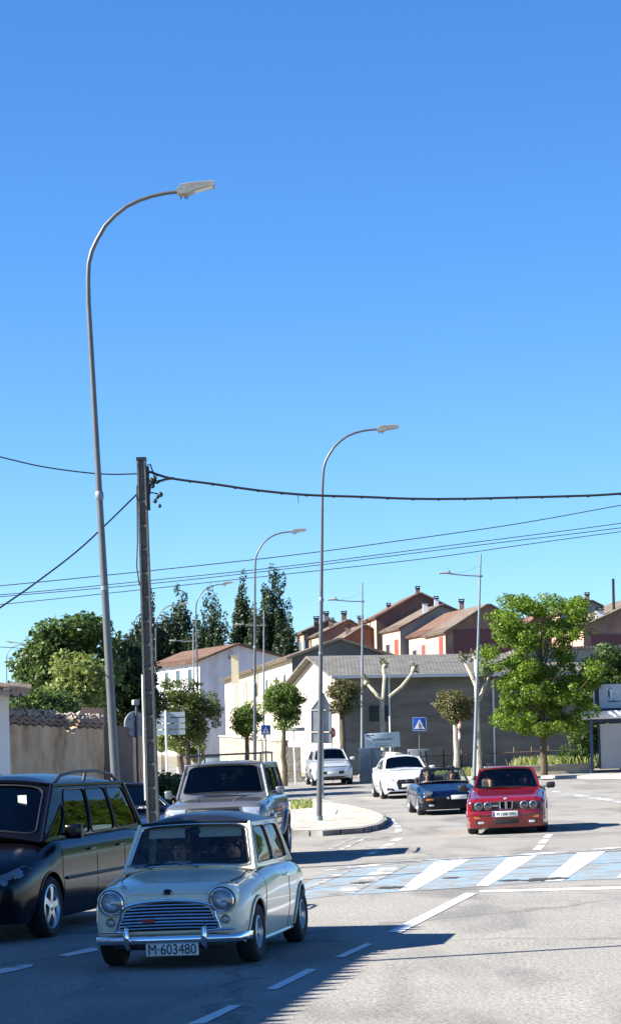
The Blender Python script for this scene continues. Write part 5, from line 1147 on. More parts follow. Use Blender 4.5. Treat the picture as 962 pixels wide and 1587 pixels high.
    def plate(s, x, z, y, w_, h, txt, blue=True, size=None, tilt=0):
        m_ = MB(); m_.rbox((0, 0, 0), (w_, .012, h), .005); p = m_.build('number_plate', M['plate'], s.root, loc=(x, y-s.L/2, z)); p.rotation_euler = (tilt, 0, 0)
        if blue:
            m_ = MB(); m_.box((-w_/2+.021, -.008, 0), (.036, .004, h-.01)); m_.build('plate_band', M['plateblue'], p, smooth=False)
        if txt: put_text(txt, size or h*.95, M['plateblack'], p, (.015 if blue else 0, -.008, 0), bold=.0, sx=.86)
        return p
    def round_lamp(s, x, z, r, y, name='headlight', rim=M['chrome'], depth=.05, glassm=None, tilt=0):
        m_ = MB(); m_.lathe([(r*.98, depth), (r*1.1, .01), (r*1.1, -.008), (r*1.0, -.016), (r*.93, -.006)], (0, 0, 0), (0, 1, 0), 28); h = m_.build(name, rim, s.root, loc=(x, y-s.L/2, z))
        m_ = MB(); m_.lathe([(.001, .035), (r*.3, .033), (r*.7, .02), (r*.95, -.004)], (0, 0, 0), (0, 1, 0), 28); m_.build('reflector', glassm or M['lightglass'], h)
        m_ = MB(); m_.lathe([(r*.95, -.006), (r*.8, -.018), (r*.4, -.030), (.001, -.034)], (0, 0, 0), (0, 1, 0), 28); m_.build('lens', M['lampclear'], h, fixn=True)
        m_ = MB(); m_.ell((0, .01, 0), (r*.16, r*.16, r*.16), 8, 6); m_.build('bulb', M['signwhite'], h); return h
def wset(c, ys, R_, w_, rimr, **k):
    for wy in ys:
        for sx in (-1, 1): c.wheel(wy, sx, R_, w_, rimr, R_, **k)
# ---- people (upper bodies seated; legs are folded into the car)
def person(car, x, y, z, label, hair='short', shirt=(.3, .3, .32), arms=((.16, -.30, .12), (-.14, -.34, .10)), haircol=(.05, .035, .025), scale=1.0, glasses=False, face=0):
    """z = seat height; the figure faces -y"""
    V = []; E_ = []; Rr = []
    def v(p, r, par=None):
        V.append(Vector(p)*scale); Rr.append((r[0]*scale, r[1]*scale) if isinstance(r, tuple) else (r*scale, r*scale))
        if par is not None: E_.append((par, len(V)-1))
        return len(V)-1
    pel = v((0, 0, .08), (.17, .12)); ab = v((0, .0, .24), (.15, .11), pel); ch = v((0, -.01, .40), (.175, .12), ab); nb = v((0, -.0, .53), (.10, .075), ch); nk = v((0, -.01, .60), .055, nb); jw = v((0, -.03, .665), (.062, .07), nk); hd = v((0, -.02, .745), (.078, .092), jw); tp = v((0, -.01, .815), (.055, .065), hd)
    for sx, hand in ((1, arms[0]), (-1, arms[1])):
        sh = v((sx*.17, 0, .49), .062, nb); el = v((sx*.24, -.08, .26), .045, sh); wr = v((hand[0] if sx > 0 else hand[0], hand[1]-.0, .24+hand[2]), .028, el); v((hand[0], hand[1]-.07, .26+hand[2]), (.034, .022), wr)
        th = v((sx*.09, -.20, .08), .085, pel); kn = v((sx*.11, -.44, .10), .06, th); v((sx*.11, -.50, -.12), .045, kn)
    def skinmesh(V, E_, Rr, name, m, lev=2):
        me = bpy.data.meshes.new(name); me.from_pydata([tuple(p) for p in V], E_, []); o = bpy.data.objects.new(name, me); COL.objects.link(o); md = o.modifiers.new('s', 'SKIN'); md.use_smooth_shade = True
        for i, sv in enumerate(me.skin_vertices[0].data): sv.radius = Rr[i]; sv.use_root = (i == 0)
        sb = o.modifiers.new('u', 'SUBSURF'); sb.levels = lev; sb.render_levels = lev
        bpy.context.view_layer.update(); dg = bpy.context.evaluated_depsgraph_get(); m2 = bpy.data.meshes.new_from_object(o.evaluated_get(dg)); bpy.data.objects.remove(o); m2.materials.clear(); m2.materials.append(m); m2.shade_smooth(); return m2
    me = skinmesh(V, E_, Rr, 'person', M['skin']); o = bpy.data.objects.new('person', me); COL.objects.link(o)
    o.matrix_world = car.mt @ Matrix.Translation((x, y-car.L/2, z)) @ Matrix.Rotation(face, 4, 'Z'); tag(o, label, 'person')
    # shirt
    SM = mat('shirt_%d' % int(sum(shirt)*1000), shirt, .85, var=.1, vscale=15)
    v2, e2, r2 = [], [], []
    keep = [0, 1, 2, 3]; idx = {}
    for i in keep: idx[i] = len(v2); v2.append(V[i]); r2.append((Rr[i][0]*1.1+.006, Rr[i][1]*1.12+.006))
    e2 = [(0, 1), (1, 2), (2, 3)]
    for b in (8, 15):
        sh, el = V[b], V[b+1]; v2.append(sh); r2.append((Rr[b][0]*1.15,)*2); k = len(v2)-1; e2.append((3, k)); v2.append(sh.lerp(el, .85)); r2.append((Rr[b+1][0]*1.25,)*2); e2.append((k, k+1))
    sm = skinmesh(v2, e2, r2, 'shirt', SM); so_ = bpy.data.objects.new('shirt', sm); COL.objects.link(so_); so_.parent = o
    # face
    m_ = MB(); c = Vector((0, -.02, .745))*scale; m_.tube([c+Vector((0, -.088, .012))*scale, c+Vector((0, -.112, -.022))*scale, c+Vector((0, -.092, -.032))*scale], [.008*scale, .014*scale, .010*scale], 8)
    for sx in (-1, 1): m_.ell(c+Vector((sx*.080, .005, -.012))*scale, (.012*scale, .02*scale, .032*scale), 8, 6)
    m_.build('nose_and_ears', M['skin'], o)
    m_ = MB()
    for sx in (-1, 1): m_.ell(c+Vector((sx*.030, -.083, .012))*scale, (.014*scale, .008*scale, (.014 if glasses else .007)*scale), 8, 6)
    m_.ell(c+Vector((0, -.085, -.055))*scale, (.024*scale, .008*scale, .005*scale), 8, 6)
    if glasses: m_.tube([c+Vector((-.075, -.03, .014))*scale, c+Vector((-.05, -.088, .014))*scale, c+Vector((.05, -.088, .014))*scale, c+Vector((.075, -.03, .014))*scale], .004*scale, 5)
    m_.build('eyes_and_mouth', M['black'], o)
    HM = mat('hair_%d' % int(haircol[0]*1000), haircol, .7, var=.4, vscale=60); m_ = MB(); g = random.Random(int(x*100)+7)
    for k in range(150):
        a = g.uniform(0, 6.28); e = g.uniform(-.25 if hair == 'short' else -.9, 1.5); d = Vector((math.cos(a)*math.cos(e), math.sin(a)*math.cos(e), math.sin(e)))
        if d.y < -.35 and d.z < .55: continue
        m_.ell(c+Vector((d.x*.080, d.y*.094+.012, d.z*.088+.012))*scale, (.020*scale, .020*scale, .018*scale), 6, 4)
    m_.build('hair', HM, o); 
    # hands: palm and five bent fingers each
    for sx, hand in ((1, arms[0]), (-1, arms[1])):
        m_ = MB(); hp = Vector((hand[0], hand[1]-.07, .26+hand[2]))*scale
        for k in range(4):
            a = hp+Vector(((k-1.5)*.017, -.02, .004))*scale; Lf = (.036, .042, .040, .030)[k]*scale; m_.tube([a, a+Vector((0, -Lf*.8, .006)), a+Vector((0, -Lf*1.1, -.022)), a+Vector((0, -Lf*.6, -.042))], [.0085*scale, .008*scale, .0075*scale, .006*scale], 7)
        a = hp+Vector((-sx*.026, .01, 0))*scale; m_.tube([a, a+Vector((-sx*.022, -.025, .008))*scale, a+Vector((-sx*.016, -.05, -.004))*scale], [.010*scale, .009*scale, .007*scale], 7)
        m_.build('fingers', M['skin'], o)
    return o
# ---------------------------------------------------------------- the small cream classic saloon in front
P_cream = mat('cream_paint', (0.80, 0.74, 0.55), .28, 0, var=.03, vscale=2, coat=1.0)
P_roof = mat('black_roof_paint', (0.010, 0.013, 0.020), .35, 0, coat=.15, spec=.3)
st = [(0.0, .30, .42, .61, .54, .59, 4.6, 0), (.03, .27, .42, .650, .59, .64, 4.6, 0), (.10, .23, .44, .685, .62, .672, 4.6, 0), (.25, .19, .46, .72, .64, .69, 4.6, 0), (.50, .17, .48, .765, .64, .70, 4.6, 0), (.82, .16, .50, .808, .65, .705, 4.6, 0),
      (1.5, .16, .50, .835, .66, .705, 5.5, 0), (2.3, .16, .50, .825, .65, .705, 5.5, 0), (2.75, .20, .52, .80, .60, .68, 4.5, 0), (2.93, .27, .55, .75, .52, .60, 3.5, 0), (3.0, .33, .57, .70, .46, .54, 3, 0)]
c = Car('classic_car', 'small cream classic saloon with dark roof and chrome grille, nearest car on the road', 3.0, st, P_cream, -1.26, 20.2, 10.6, None)
mini = c; FW_, RW_ = .50, 2.536
c.shell([(FW_, .27, .300), (RW_, .27, .300)], .3)
c.cabin((.605, .86, .805), (.515, 1.14, 1.222), (.50, 2.32, 1.212), (.575, 2.66, .80), .085, M['clearglass'], [[(.10, .10), (.50, .10), (.44, .90), (.055, .90)], [(.545, .10), (.90, .10), (.93, .90), (.49, .90)]],
        frontwin=[(.035, .07), (.965, .07), (.955, .93), (.045, .93)], roofm=P_roof, bulge=(.055, .02, .05), pillar_r=.020, chrome=True, gutter=P_cream, sealr=.010)
wset(c, (FW_, RW_), .262, .165, .145, style='steel', n=8, rimm=mat('silver_wheel', (.50, .50, .50), .35, .7), track=.70)
for wy in (FW_, RW_): c.arch_lip(wy, .27, .302, .013, out=.006); c.arch_lip(wy, .27, .318, .006, m=mat('shadow_line', (.03, .03, .03), .6), name='arch_edge')
c.seam([(.86, .20), (.84, .5), (.90, .75), (.93, .81)]); c.seam([(1.90, .20), (1.92, .5), (1.92, .81)])
c.handle(1.78, .70, L=.09)
# external seams on the wings (flange from bonnet to bumper) and sill flange
for sx in (-1, 1):
    m_ = c.mb(); m_.tube([(sx*.60, .16+.0, .685), (sx*.615, .40, .735), (sx*.62, .84, .795)], .006, 6); m_.build('wing_flange', P_cream, c.root)
    m_ = c.mb(); m_.tube([(sx*c.side_x(y, .19), y, .175) for y in (.85, 1.2, 1.7, 2.2)], .014, 6); m_.build('sill_flange', P_cream, c.root)
# wings raised round the lamps
for sx in (-1, 1):
    m_ = c.mb(); r = .130; m_.lathe([(r*.93, -.012), (r, 0), (r*1.02, .05), (r*1.02, .12), (r*.96, .22), (r*.82, .34), (r*.5, .46), (.02, .54)], (sx*.495, -.018, .588), (sx*-.02, 1, .12), 32); m_.build('wing', P_cream, c.root, ang=50)
    h = c.round_lamp(sx*.495, .588, .098, -.035)
    f = c.round_lamp(sx*.515, .420, .036, c.front_y(sx*.515, .42)-.012, 'indicator', M['steelrim'])
# bonnet: a raised crown with shut lines and leading edge
m_ = c.mb(); rows = []
for j in range(16):
    y = .035+.80*j/15; w = .40+.14*min(1, j/9); row = []
    for i in range(17):
        x = w*(2*i/16-1); e = (1-abs(2*i/16-1)**4); row.append(Vector((x, y, c.top_z(x, y)+.004+.018*e*min(1, (j+1)/4))))
    rows.append(row)
m_.loft(rows, closed=False); m_.build('bonnet', P_cream, c.root, ang=60)
for sx in (-1, 1):
    m_ = c.mb(); m_.tube([rows[j][0 if sx < 0 else 16]+Vector((sx*.002, 0, .001)) for j in range(16)], .0035, 5); m_.build('bonnet_seam', M['dark'], c.root)
m_ = c.mb(); m_.tube([rows[0][i]+Vector((0, -.006, -.004)) for i in range(17)], .007, 6); m_.build('bonnet_lip', P_cream, c.root)
m_ = c.mb(); z = .64; yb = c.front_y(0, .652)-.012
m_.lathe([(.001, -.008), (.030, -.006), (.042, 0), (.044, .012)], (0, yb, .655), (0, 1, .9), 20); 
for sx in (-1, 1): m_.box((sx*.045, yb+.004, .655), (.03, .008, .016))
bg_ = m_.build('badge', mat('badge_dark', (.02, .03, .06), .2, .6), c.root); m_ = c.mb(); m_.tube([(.036*math.cos(2*math.pi*k/20), yb-.012+.0006*k*0, .655+.022*math.sin(2*math.pi*k/20)) for k in range(20)], .005, 5, closed=True); m_.build('badge_ring', M['chrome'], bg_)
# grille
gp = []
for k in range(13): a = math.pi*(1-k/12); gp.append((.395*math.cos(a), .455+.125*math.sin(a)**.62))
gp += [(.43, .40), (.44, .335), (-.44, .335), (-.43, .40)]
c.conform(gp, .008, M['dark'], 'grille_backing')
GRL = None
m_ = c.mb()
for k in range(8):
    z = .352+.0285*k; lim = .432 if z < .42 else (.41 if z < .47 else .395*math.sqrt(max(0, 1-((z-.455)/.125)**3.2)) if z > .455 else .40)
    lim = max(.1, lim); pts = [(x, c.front_y(x, z)-.022, z+.006*(1-(x/.43)**2)) for x in [lim*(i/8-1) for i in range(17)]]; m_.tube(pts, .0085, 6)
g = m_.build('grille', mat('dull_chrome', (.55, .55, .56), .22, .95), c.root)
m_ = c.mb(); pts = []
for k in range(25): a = math.pi*(1-k/24); x = .43*math.cos(a); z = .455+.142*max(0, math.sin(a))**.55; pts.append((x, c.front_y(x, z)-.022, z))
pts = [(-.47, c.front_y(-.47, .34)-.02, .345), (-.455, c.front_y(-.455, .40)-.02, .40)]+pts+[(.455, c.front_y(.455, .40)-.02, .40), (.47, c.front_y(.47, .34)-.02, .345)]
m_.tube(pts, .013, 8); m_.build('grille_surround', M['chrome'], g)
m_ = c.mb(); m_.box((-.17, c.front_y(.17, .42)-.035, .425), (.11, .006, .032)); m_.build('grille_badge', mat('badge_red', (.35, .02, .03), .4), g, smooth=False)
# bumper with overriders and corner bars
m_ = c.mb(); rings = []
for i in range(25):
    u = i/12-1; x = .70*u; y = -.095+.10*abs(u)**4+(.22 if abs(u) > .97 else 0); rings.append([Vector((x, y+dy, .262+dz)) for dy, dz in ((.02, -.036), (-.004, -.034), (-.018, -.016), (-.022, .004), (-.014, .024), (.0, .036), (.02, .036))])
m_.loft(rings, cap=True); bm_ = m_.build('bumper', M['chrome'], c.root, ang=60)
for sx in (-1, 1):
    m_ = c.mb(); m_.tube([(sx*.345, -.075, .19), (sx*.345, -.125, .23), (sx*.345, -.135, .29), (sx*.345, -.12, .36), (sx*.345, -.085, .385)], [.018, .026, .028, .024, .010], 10); m_.build('overrider', M['chrome'], bm_)
    m_ = c.mb(); m_.tube([(sx*.345, -.10, .335), (sx*.45, -.09, .338), (sx*.55, -.06, .338), (sx*.61, .0, .335)], .010, 8); m_.build('corner_bar', M['chrome'], bm_)
c.conform([(-.56, .20), (.56, .20), (.60, .325), (-.60, .325)], .010, P_cream, 'front_valance')
m_ = c.mb(); m_.rbox((0, .06, .205), (1.0, .12, .07), .02); m_.build('lower_panel', M['black'], c.root)
c.plate(.05, .175, -.10, .47, .105, 'M·603480', False, .125)
# wipers
for x0, x1, z_ in ((-.33, -.60, 0), (.10, -.22, 0)):
    m_ = c.mb(); A_ = c.wf((x0+.6)/1.2, .0, .02); B_ = c.wf((x1+.6)/1.2+.03, .13, .022); m_.tube([A_, A_.lerp(B_, .5)+Vector((0, -.012, .004)), B_], [.010, .007, .005], 6); m_.tube([B_+(A_-B_)*-.15+Vector((0, 0, -.02)), B_+(A_-B_)*.75+Vector((0, 0, .03))], .006, 6); m_.build('wiper', M['galv2'], c.root)
m_ = c.mb(); m_.rbox((0, 1.02, .84), (1.04, .26, .06), .025); m_.build('dashboard', M['cabin'], c.root)
c.seats(1.62, .64, .40, .27, .34); c.seats(2.3, .60, .42, .25, .30)
c.steering(1.14, .89, .27, .17)
for x0, x1 in ((-.44, -.10), (.03, .43)):
    m_ = c.mb(); m_.rbox(((x0+x1)/2, 1.17, 1.150), (x1-x0, .02, .11), .008); m_.build('sun_visor', M['visor'], c.root)
m_ = c.mb(); m_.rbox((.0, 1.17, 1.15), (.12, .02, .05), .01); m_.tube([(0, 1.17, 1.17), (0, 1.16, 1.22)], .006, 5); m_.build('rear_view_mirror', M['black'], c.root)
m_ = c.mb(); 
for sx in (-1, 1): m_.box((sx*.44, 2.98, .62), (.07, .05, .15))
m_.build('tail_lamp', M['signred'], c.root, smooth=False)
person(c, .28, 1.52, .25, 'driver of the small cream classic car with both hands on the wheel', shirt=(.05, .06, .12), arms=((.12, -.33, .30), (-.12, -.33, .30)), haircol=(.10, .06, .04), scale=.98)
person(c, -.24, 1.55, .25, 'passenger sitting in the front of the small cream classic car', shirt=(.42, .42, .42), arms=((.06, -.30, .02), (-.06, -.30, .0)), haircol=(.09, .07, .06), scale=.97)
# ---------------------------------------------------------------- black people carrier on the left
P_black = mat('black_paint', (0.003, 0.003, 0.005), .2, 0, coat=.12, spec=.3)
st = [(0, .25, .45, .62, .55, .60, 4, 0), (.05, .22, .46, .72, .66, .72, 3.6, 0), (.18, .20, .48, .80, .76, .82, 3.6, 0), (.45, .19, .52, .90, .80, .88, 3.8, 0), (1.0, .18, .56, 1.02, .82, .905, 4.5, 0), (1.35, .18, .58, 1.06, .82, .905, 6, 0), (3.8, .2, .6, 1.08, .82, .905, 6, 0), (4.4, .28, .62, 1.05, .78, .87, 5, 0), (4.6, .4, .65, .98, .68, .78, 4, 0)]
c = Car('minivan', 'black people carrier parked at the left edge with roof rails and five spoke wheels', 4.6, st, P_black, -3.86, 23.9, 14, None); van = c
c.shell([(.95, .32, .375), (3.78, .32, .375)], .375)
c.cabin((.80, .98, 1.00), (.665, 1.72, 1.60), (.655, 4.12, 1.58), (.76, 4.50, 1.02), .10, M['glass2'], [[(.03, .07), (.15, .07), (.165, .50), (.12, .66)], [(.175, .07), (.445, .07), (.405, .92), (.135, .92)], [(.46, .07), (.705, .07), (.695, .92), (.42, .92)], [(.72, .07), (.97, .10), (.965, .92), (.71, .92)]], bulge=(.13, .03, .06), pillar_r=.028, sealr=.012)
wset(c, (.95, 3.78), .325, .205, .235, n=5, track=.90)
for wy in (.95, 3.78): c.arch_lip(wy, .32, .378, .010, out=.002)
c.seam([(1.38, .26), (1.30, .7), (1.36, 1.04)]); c.seam([(2.42, .26), (2.42, 1.05)]); c.seam([(3.46, .26), (3.38, .62), (3.42, 1.05)])
for sx in (-1, 1):
    m_ = c.mb(); pts = [(sx*(c.side_x(y, .60)+.006), y, .60) for y in (1.4, 1.8, 2.4, 3.0, 3.35)]; m_.tube(pts, .018, 8); m_.build('rub_strip', M['black'], c.root)
    m_ = c.mb(); zr = lambda y: 1.66; m_.tube([(sx*.61, 1.95, 1.625), (sx*.615, 2.12, 1.70), (sx*.62, 2.6, 1.735), (sx*.62, 3.3, 1.735), (sx*.61, 3.85, 1.69), (sx*.60, 4.05, 1.62)], .018, 8); m_.tube([(sx*.615, 2.9, 1.63), (sx*.62, 2.95, 1.735)], .018, 6); m_.build('roof_rail', M['black'], c.root)
    c.conform([(sx*.38, .60), (sx*.72, .60), (sx*.83, .68), (sx*.85, .76), (sx*.80, .79), (sx*.44, .72)], .014, mat('lamp_bowl', (.22, .24, .27), .2, .4), 'headlight')
    h = [o for o in bpy.data.objects if o.name.startswith('headlight') and o.parent == c.root][-1]
    for xx, rr in ((.47, .050), (.60, .056), (.71, .042), (.78, .03)):
        m_ = c.mb(); yy = c.front_y(xx, .67); m_.lathe([(.001, .02), (rr*.6, .012), (rr, -.012)], (sx*xx, yy-.012, .675), (sx*.3, 1, .1), 18); m_.build('reflector', M['lightglass'], h)
    m_ = c.mb(); m_.rbox((sx*.55, .12, .34), (.16, .06, .07), .02); m_.build('fog_lamp', M['lightglass'], c.root)
c.handle(2.26, .88, P_black, .2); c.handle(3.25, .88, P_black, .2); c.mirror(1.38, 1.10, .89, P_black, .20, .16)
c.conform([(-.62, .36), (.62, .36), (.60, .44), (-.60, .44)], .012, M['black'], 'lower_grille'); c.conform([(-.32, .58), (.32, .58), (.34, .68), (-.34, .68)], .012, M['black'], 'grille')
m_ = c.mb(); m_.rbox((0, 1.35, 1.04), (1.4, .5, .06), .02); m_.build('dashboard', M['cabin'], c.root); c.seats(2.3, .85, .5, .37, .55); c.seats(3.3, .85, .5, .37, .5)
m_ = c.mb(); q = c.wf(.80, .62, -.03); m_.box(q, (.10, .004, .22)); m_.build('paper_slip', M['plate'], c.root, smooth=False)
# ---------------------------------------------------------------- silver grey four wheel drive
P_silver = mat('silver_beige_paint', (0.19, 0.195, 0.20), .28, .45, var=.04, vscale=2, coat=1.0)
st = [(0, .48, .68, .98, .72, .76, 6, 0), (.06, .45, .70, 1.06, .80, .84, 5.5, 0), (.3, .42, .70, 1.10, .82, .88, 5.5, 0), (1.25, .40, .75, 1.16, .82, .89, 6, 0), (1.5, .38, .75, 1.17, .82, .89, 7, 0), (3.9, .42, .75, 1.17, .82, .89, 7, 0), (4.4, .5, .78, 1.15, .80, .86, 6, 0), (4.5, .55, .8, 1.1, .76, .80, 5, 0)]
c = Car('off_road_car', 'silver grey off road wagon with a black roof rack parked behind the cream classic', 4.5, st, P_silver, -1.60, 38.6, 4.5, None)
c.shell([(.85, .37, .44), (3.5, .37, .44)], .44)
c.cabin((.79, 1.32, 1.14), (.66, 1.72, 1.70), (.66, 4.25, 1.70), (.78, 4.42, 1.14), .055, M['glass2'], [[(.06, .12), (.32, .12), (.30, .86), (.075, .86)], [(.35, .12), (.62, .12), (.62, .86), (.325, .86)], [(.655, .12), (.95, .12), (.96, .86), (.65, .86)]], bulge=(.07, .02, .03), pillar_r=.024)
wset(c, (.85, 3.5), .375, .25, .20, n=6, track=.92)
for wy in (.85, 3.5): c.arch_lip(wy, .37, .45, .045, out=.010)
c.seam([(1.42, .45), (1.42, 1.15)]); c.seam([(2.50, .45), (2.50, 1.15)]); c.seam([(3.35, .75), (3.42, 1.15)]); c.handle(2.3, .98); c.mirror(1.50, 1.22, .87, P_silver, .13, .15)
c.conform([(-.44, .82), (.44, .82), (.44, 1.00), (-.44, 1.00)], .012, M['black'], 'grille'); m_ = c.mb()
for z in (.86, .91, .96): m_.box((0, c.front_y(0, z)-.022, z), (.86, .012, .014))
m_.build('grille_bar', M['chrome'], c.root, smooth=False)
for sx in (-1, 1): c.conform([(sx*.47, .82), (sx*.74, .82), (sx*.76, .98), (sx*.48, .99)], .014, M['lightglass'], 'headlight')
m_ = c.mb(); m_.rbox((0, -.06, .56), (1.72, .22, .20), .05); m_.build('bumper', mat('grey_bumper', (.05, .05, .055), .5), c.root)
m_ = c.mb()
for sx in (-1, 1): m_.tube([(sx*.62, 1.85, 1.88), (sx*.64, 2.8, 1.89), (sx*.62, 4.1, 1.88)], .020, 6)
for y in (1.85, 2.4, 3.0, 3.6, 4.1): m_.tube([(-.62, y, 1.88), (.62, y, 1.88)], .017, 6)
for sx in (-1, 1):
    for y in (1.95, 2.9, 4.0): m_.tube([(sx*.62, y, 1.70), (sx*.62, y, 1.88)], .016, 6)
m_.build('roof_rack', M['black'], c.root); m_ = c.mb(); m_.tube([(-.60, 1.45, 1.18), (-.68, 1.6, 1.55), (-.70, 1.62, 1.95)], .008, 6); m_.build('aerial', M['black'], c.root)
for sx in (-1, 1):
    m_ = c.mb(); m_.tube([(sx*.30, .25, 1.105), (sx*.36, .8, 1.135), (sx*.42, 1.22, 1.165)], .012, 6); m_.build('bonnet_crease', P_silver, c.root)
m_ = c.mb(); m_.rbox((0, 1.55, 1.18), (1.4, .3, .06), .02); m_.build('dashboard', M['cabin'], c.root); c.seats(2.35, .95, .5, .37, .55)
m_ = c.mb(); q = c.wf(.55, .80, -.05); m_.rbox(q, (.22, .03, .07), .02); m_.box(q+Vector((.02, 0, -.07)), (.07, .01, .08)); m_.build('rear_view_mirror', M['visor'], c.root)
# ---------------------------------------------------------------- dark blue parked car behind the concrete pole
P_navy = mat('navy_paint', (0.012, 0.035, 0.10), .2, .2, coat=1.0)
st_h = [(0, .28, .45, .62, .58, .64, 4, 0), (.06, .22, .46, .70, .70, .76, 3.8, 0), (.25, .19, .48, .78, .76, .84, 3.8, 0), (.9, .18, .52, .90, .78, .87, 4.2, 0), (1.3, .18, .54, .95, .78, .88, 5.5, 0), (3.2, .2, .56, .97, .78, .88, 5.5, 0), (3.8, .28, .6, .92, .72, .80, 4.5, 0), (3.95, .4, .62, .85, .62, .70, 4, 0)]
c = Car('parked_car', 'dark blue hatchback half hidden behind the concrete utility pole', 3.95, st_h, P_navy, -2.42, 40.4, -38, None)
c.shell([(.80, .30, .345), (3.3, .30, .345)], .345)
c.cabin((.74, 1.0, .92), (.60, 1.62, 1.40), (.58, 3.15, 1.38), (.70, 3.7, .93), .045, M['glass2'], [[(.07, .10), (.47, .10), (.42, .88), (.10, .82)], [(.50, .10), (.90, .14), (.88, .82), (.45, .88)]], bulge=(.09, .03, .06))
wset(c, (.80, 3.3), .30, .19, .20, n=5, track=.87)
for sx in (-1, 1): c.conform([(sx*.40, .58), (sx*.72, .57), (sx*.78, .68), (sx*.45, .69)], .012, M['lightglass'], 'headlight')
c.seam([(1.25, .25), (1.22, .94)]); c.seam([(2.3, .25), (2.3, .95)]); c.mirror(1.25, .99, .87, P_navy); c.seats(2.2, .70)
# ---------------------------------------------------------------- red saloon
P_red = mat('red_paint', (0.19, 0.003, 0.006), .22, 0, var=.03, vscale=2, coat=1.0)
st = [(0, .20, .40, .70, .66, .73, 9, 0), (.04, .17, .40, .735, .71, .78, 8, 0), (.2, .16, .42, .775, .74, .81, 7, 0), (.7, .15, .45, .84, .75, .82, 7, 0), (1.35, .15, .48, .91, .75, .825, 7, 0), (3.3, .16, .5, .93, .75, .825, 7, 0), (4.2, .20, .5, .90, .72, .80, 6, 0), (4.3, .3, .5, .86, .68, .75, 6, 0)]
c = Car('red_saloon', 'bright red boxy eighties saloon with four round headlights driving this way', 4.3, st, P_red, 3.99, 47.6, 6, None, cat='car'); bmw = c
c.shell([(.78, .29, .335), (3.35, .29, .335)], .335)
c.cabin((.70, 1.30, .88), (.565, 1.86, 1.315), (.55, 3.05, 1.30), (.66, 3.62, .90), .04, M['clearglass'], [[(.07, .10), (.50, .10), (.44, .90), (.12, .88)], [(.53, .10), (.90, .14), (.86, .86), (.47, .90)]], frontwin=[(.02, .06), (.98, .06), (.97, .95), (.03, .95)], bulge=(.06, .02, .05), pillar_r=.018)
wset(c, (.78, 3.35), .30, .205, .20, n=5, track=.815)
c.conform([(-.70, .515), (.70, .515), (.705, .665), (-.705, .665)], .010, M['black'], 'grille_band')
for sx in (-1, 1):
    for x in (.37, .56): c.round_lamp(sx*x, .59, .075, c.front_y(sx*x, .59)-.030, rim=mat('lamp_rim_grey', (.35, .35, .36), .3, .5), glassm=mat('bright_reflector', (.85, .86, .88), .4, 0, var=.15, vscale=60))
    m_ = c.mb(); yy = c.front_y(0, .6)-.035; x0, x1 = sx*.015, sx*.125; pts = [(x0, yy, .515), (x1*.85, yy, .515), (x1, yy, .57), (x1, yy, .67), (x0, yy, .67)]; m_.tube([Vector(p) for p in pts], .011, 6, closed=True); k = m_.build('kidney_grille', M['chrome'], c.root)
    m_ = c.mb(); m_.slab([(p[0], yy+.004, p[2]) for p in pts], (0, .01, 0)); m_.build('kidney_mesh', M['dark'], k, smooth=False)
    c.conform([(sx*.50, .335), (sx*.66, .335), (sx*.66, .385), (sx*.50, .385)], .095, M['amber'], 'indicator')
    c.conform([(sx*.42, .22), (sx*.62, .22), (sx*.62, .285), (sx*.42, .285)], .085, M['black'], 'fog_recess')
    m_ = c.mb(); m_.rbox((sx*.52, -.09, .25), (.13, .02, .045), .01); m_.build('fog_lamp', M['lightglass'], c.root)
    m_ = c.mb(); m_.tube([(sx*.60, .03, .745), (sx*.66, .6, .835), (sx*.68, 1.25, .90)], .012, 6); m_.build('wing_crease', P_red, c.root)
m_ = c.mb(); rings = []
for i in range(21):
    u = i/10-1; x = .835*u; y = -.10+.13*abs(u)**5+(.35 if abs(u) > .97 else 0); rings.append([Vector((x, y+dy, dz)) for dy, dz in ((.10, .49), (.0, .485), (-.012, .45), (-.012, .35), (.0, .31), (.0, .17), (.03, .14), (.12, .14))])
m_.loft(rings, cap=True); bp_ = m_.build('bumper', P_red, c.root, ang=50)
m_ = c.mb(); m_.tube([(-.80, -.085, .40), (-.4, -.116, .40), (.4, -.116, .40), (.80, -.085, .40)], .006, 6); m_.build('trim_strip', M['black'], bp_)
m_ = c.mb(); m_.rbox((0, -.10, .265), (.50, .03, .09), .015); m_.build('air_intake', M['black'], bp_)
m_ = c.mb(); m_.lathe([(.001, -.006), (.036, -.004), (.04, .006)], (0, .02, .715), (0, 1, 1), 18); m_.build('round_badge', M['signwhite'], c.root)
m_ = c.mb(); m_.box((-.22, c.front_y(0, .6)-.02, .59), (.12, .006, .014)); m_.build('side_badge', M['chrome'], c.root, smooth=False)
c.plate(-.02, .42, -.125, .52, .115, 'M 1260 WH', True, .088)
c.mirror(1.50, .95, .80, M['black'], .19, .13); c.seam([(1.42, .2), (1.42, .9)]); c.seam([(2.55, .2), (2.55, .92)])
for wy in (.78, 3.35): c.arch_lip(wy, .29, .338, .010)
m_ = c.mb(); m_.rbox((0, 1.62, .93), (1.2, .3, .06), .02); m_.build('dashboard', M['cabin'], c.root); c.seats(2.35, .70); c.steering(1.82, .98, .34)
person(c, .34, 2.22, .34, 'driver of the red saloon holding the steering wheel', shirt=(.45, .45, .47), arms=((.12, -.33, .32), (-.12, -.33, .30))); person(c, -.34, 2.25, .34, 'passenger in a pale top sitting in the red saloon', shirt=(.6, .55, .5), arms=((.08, -.3, .0), (-.08, -.3, .0)), haircol=(.02, .015, .01))
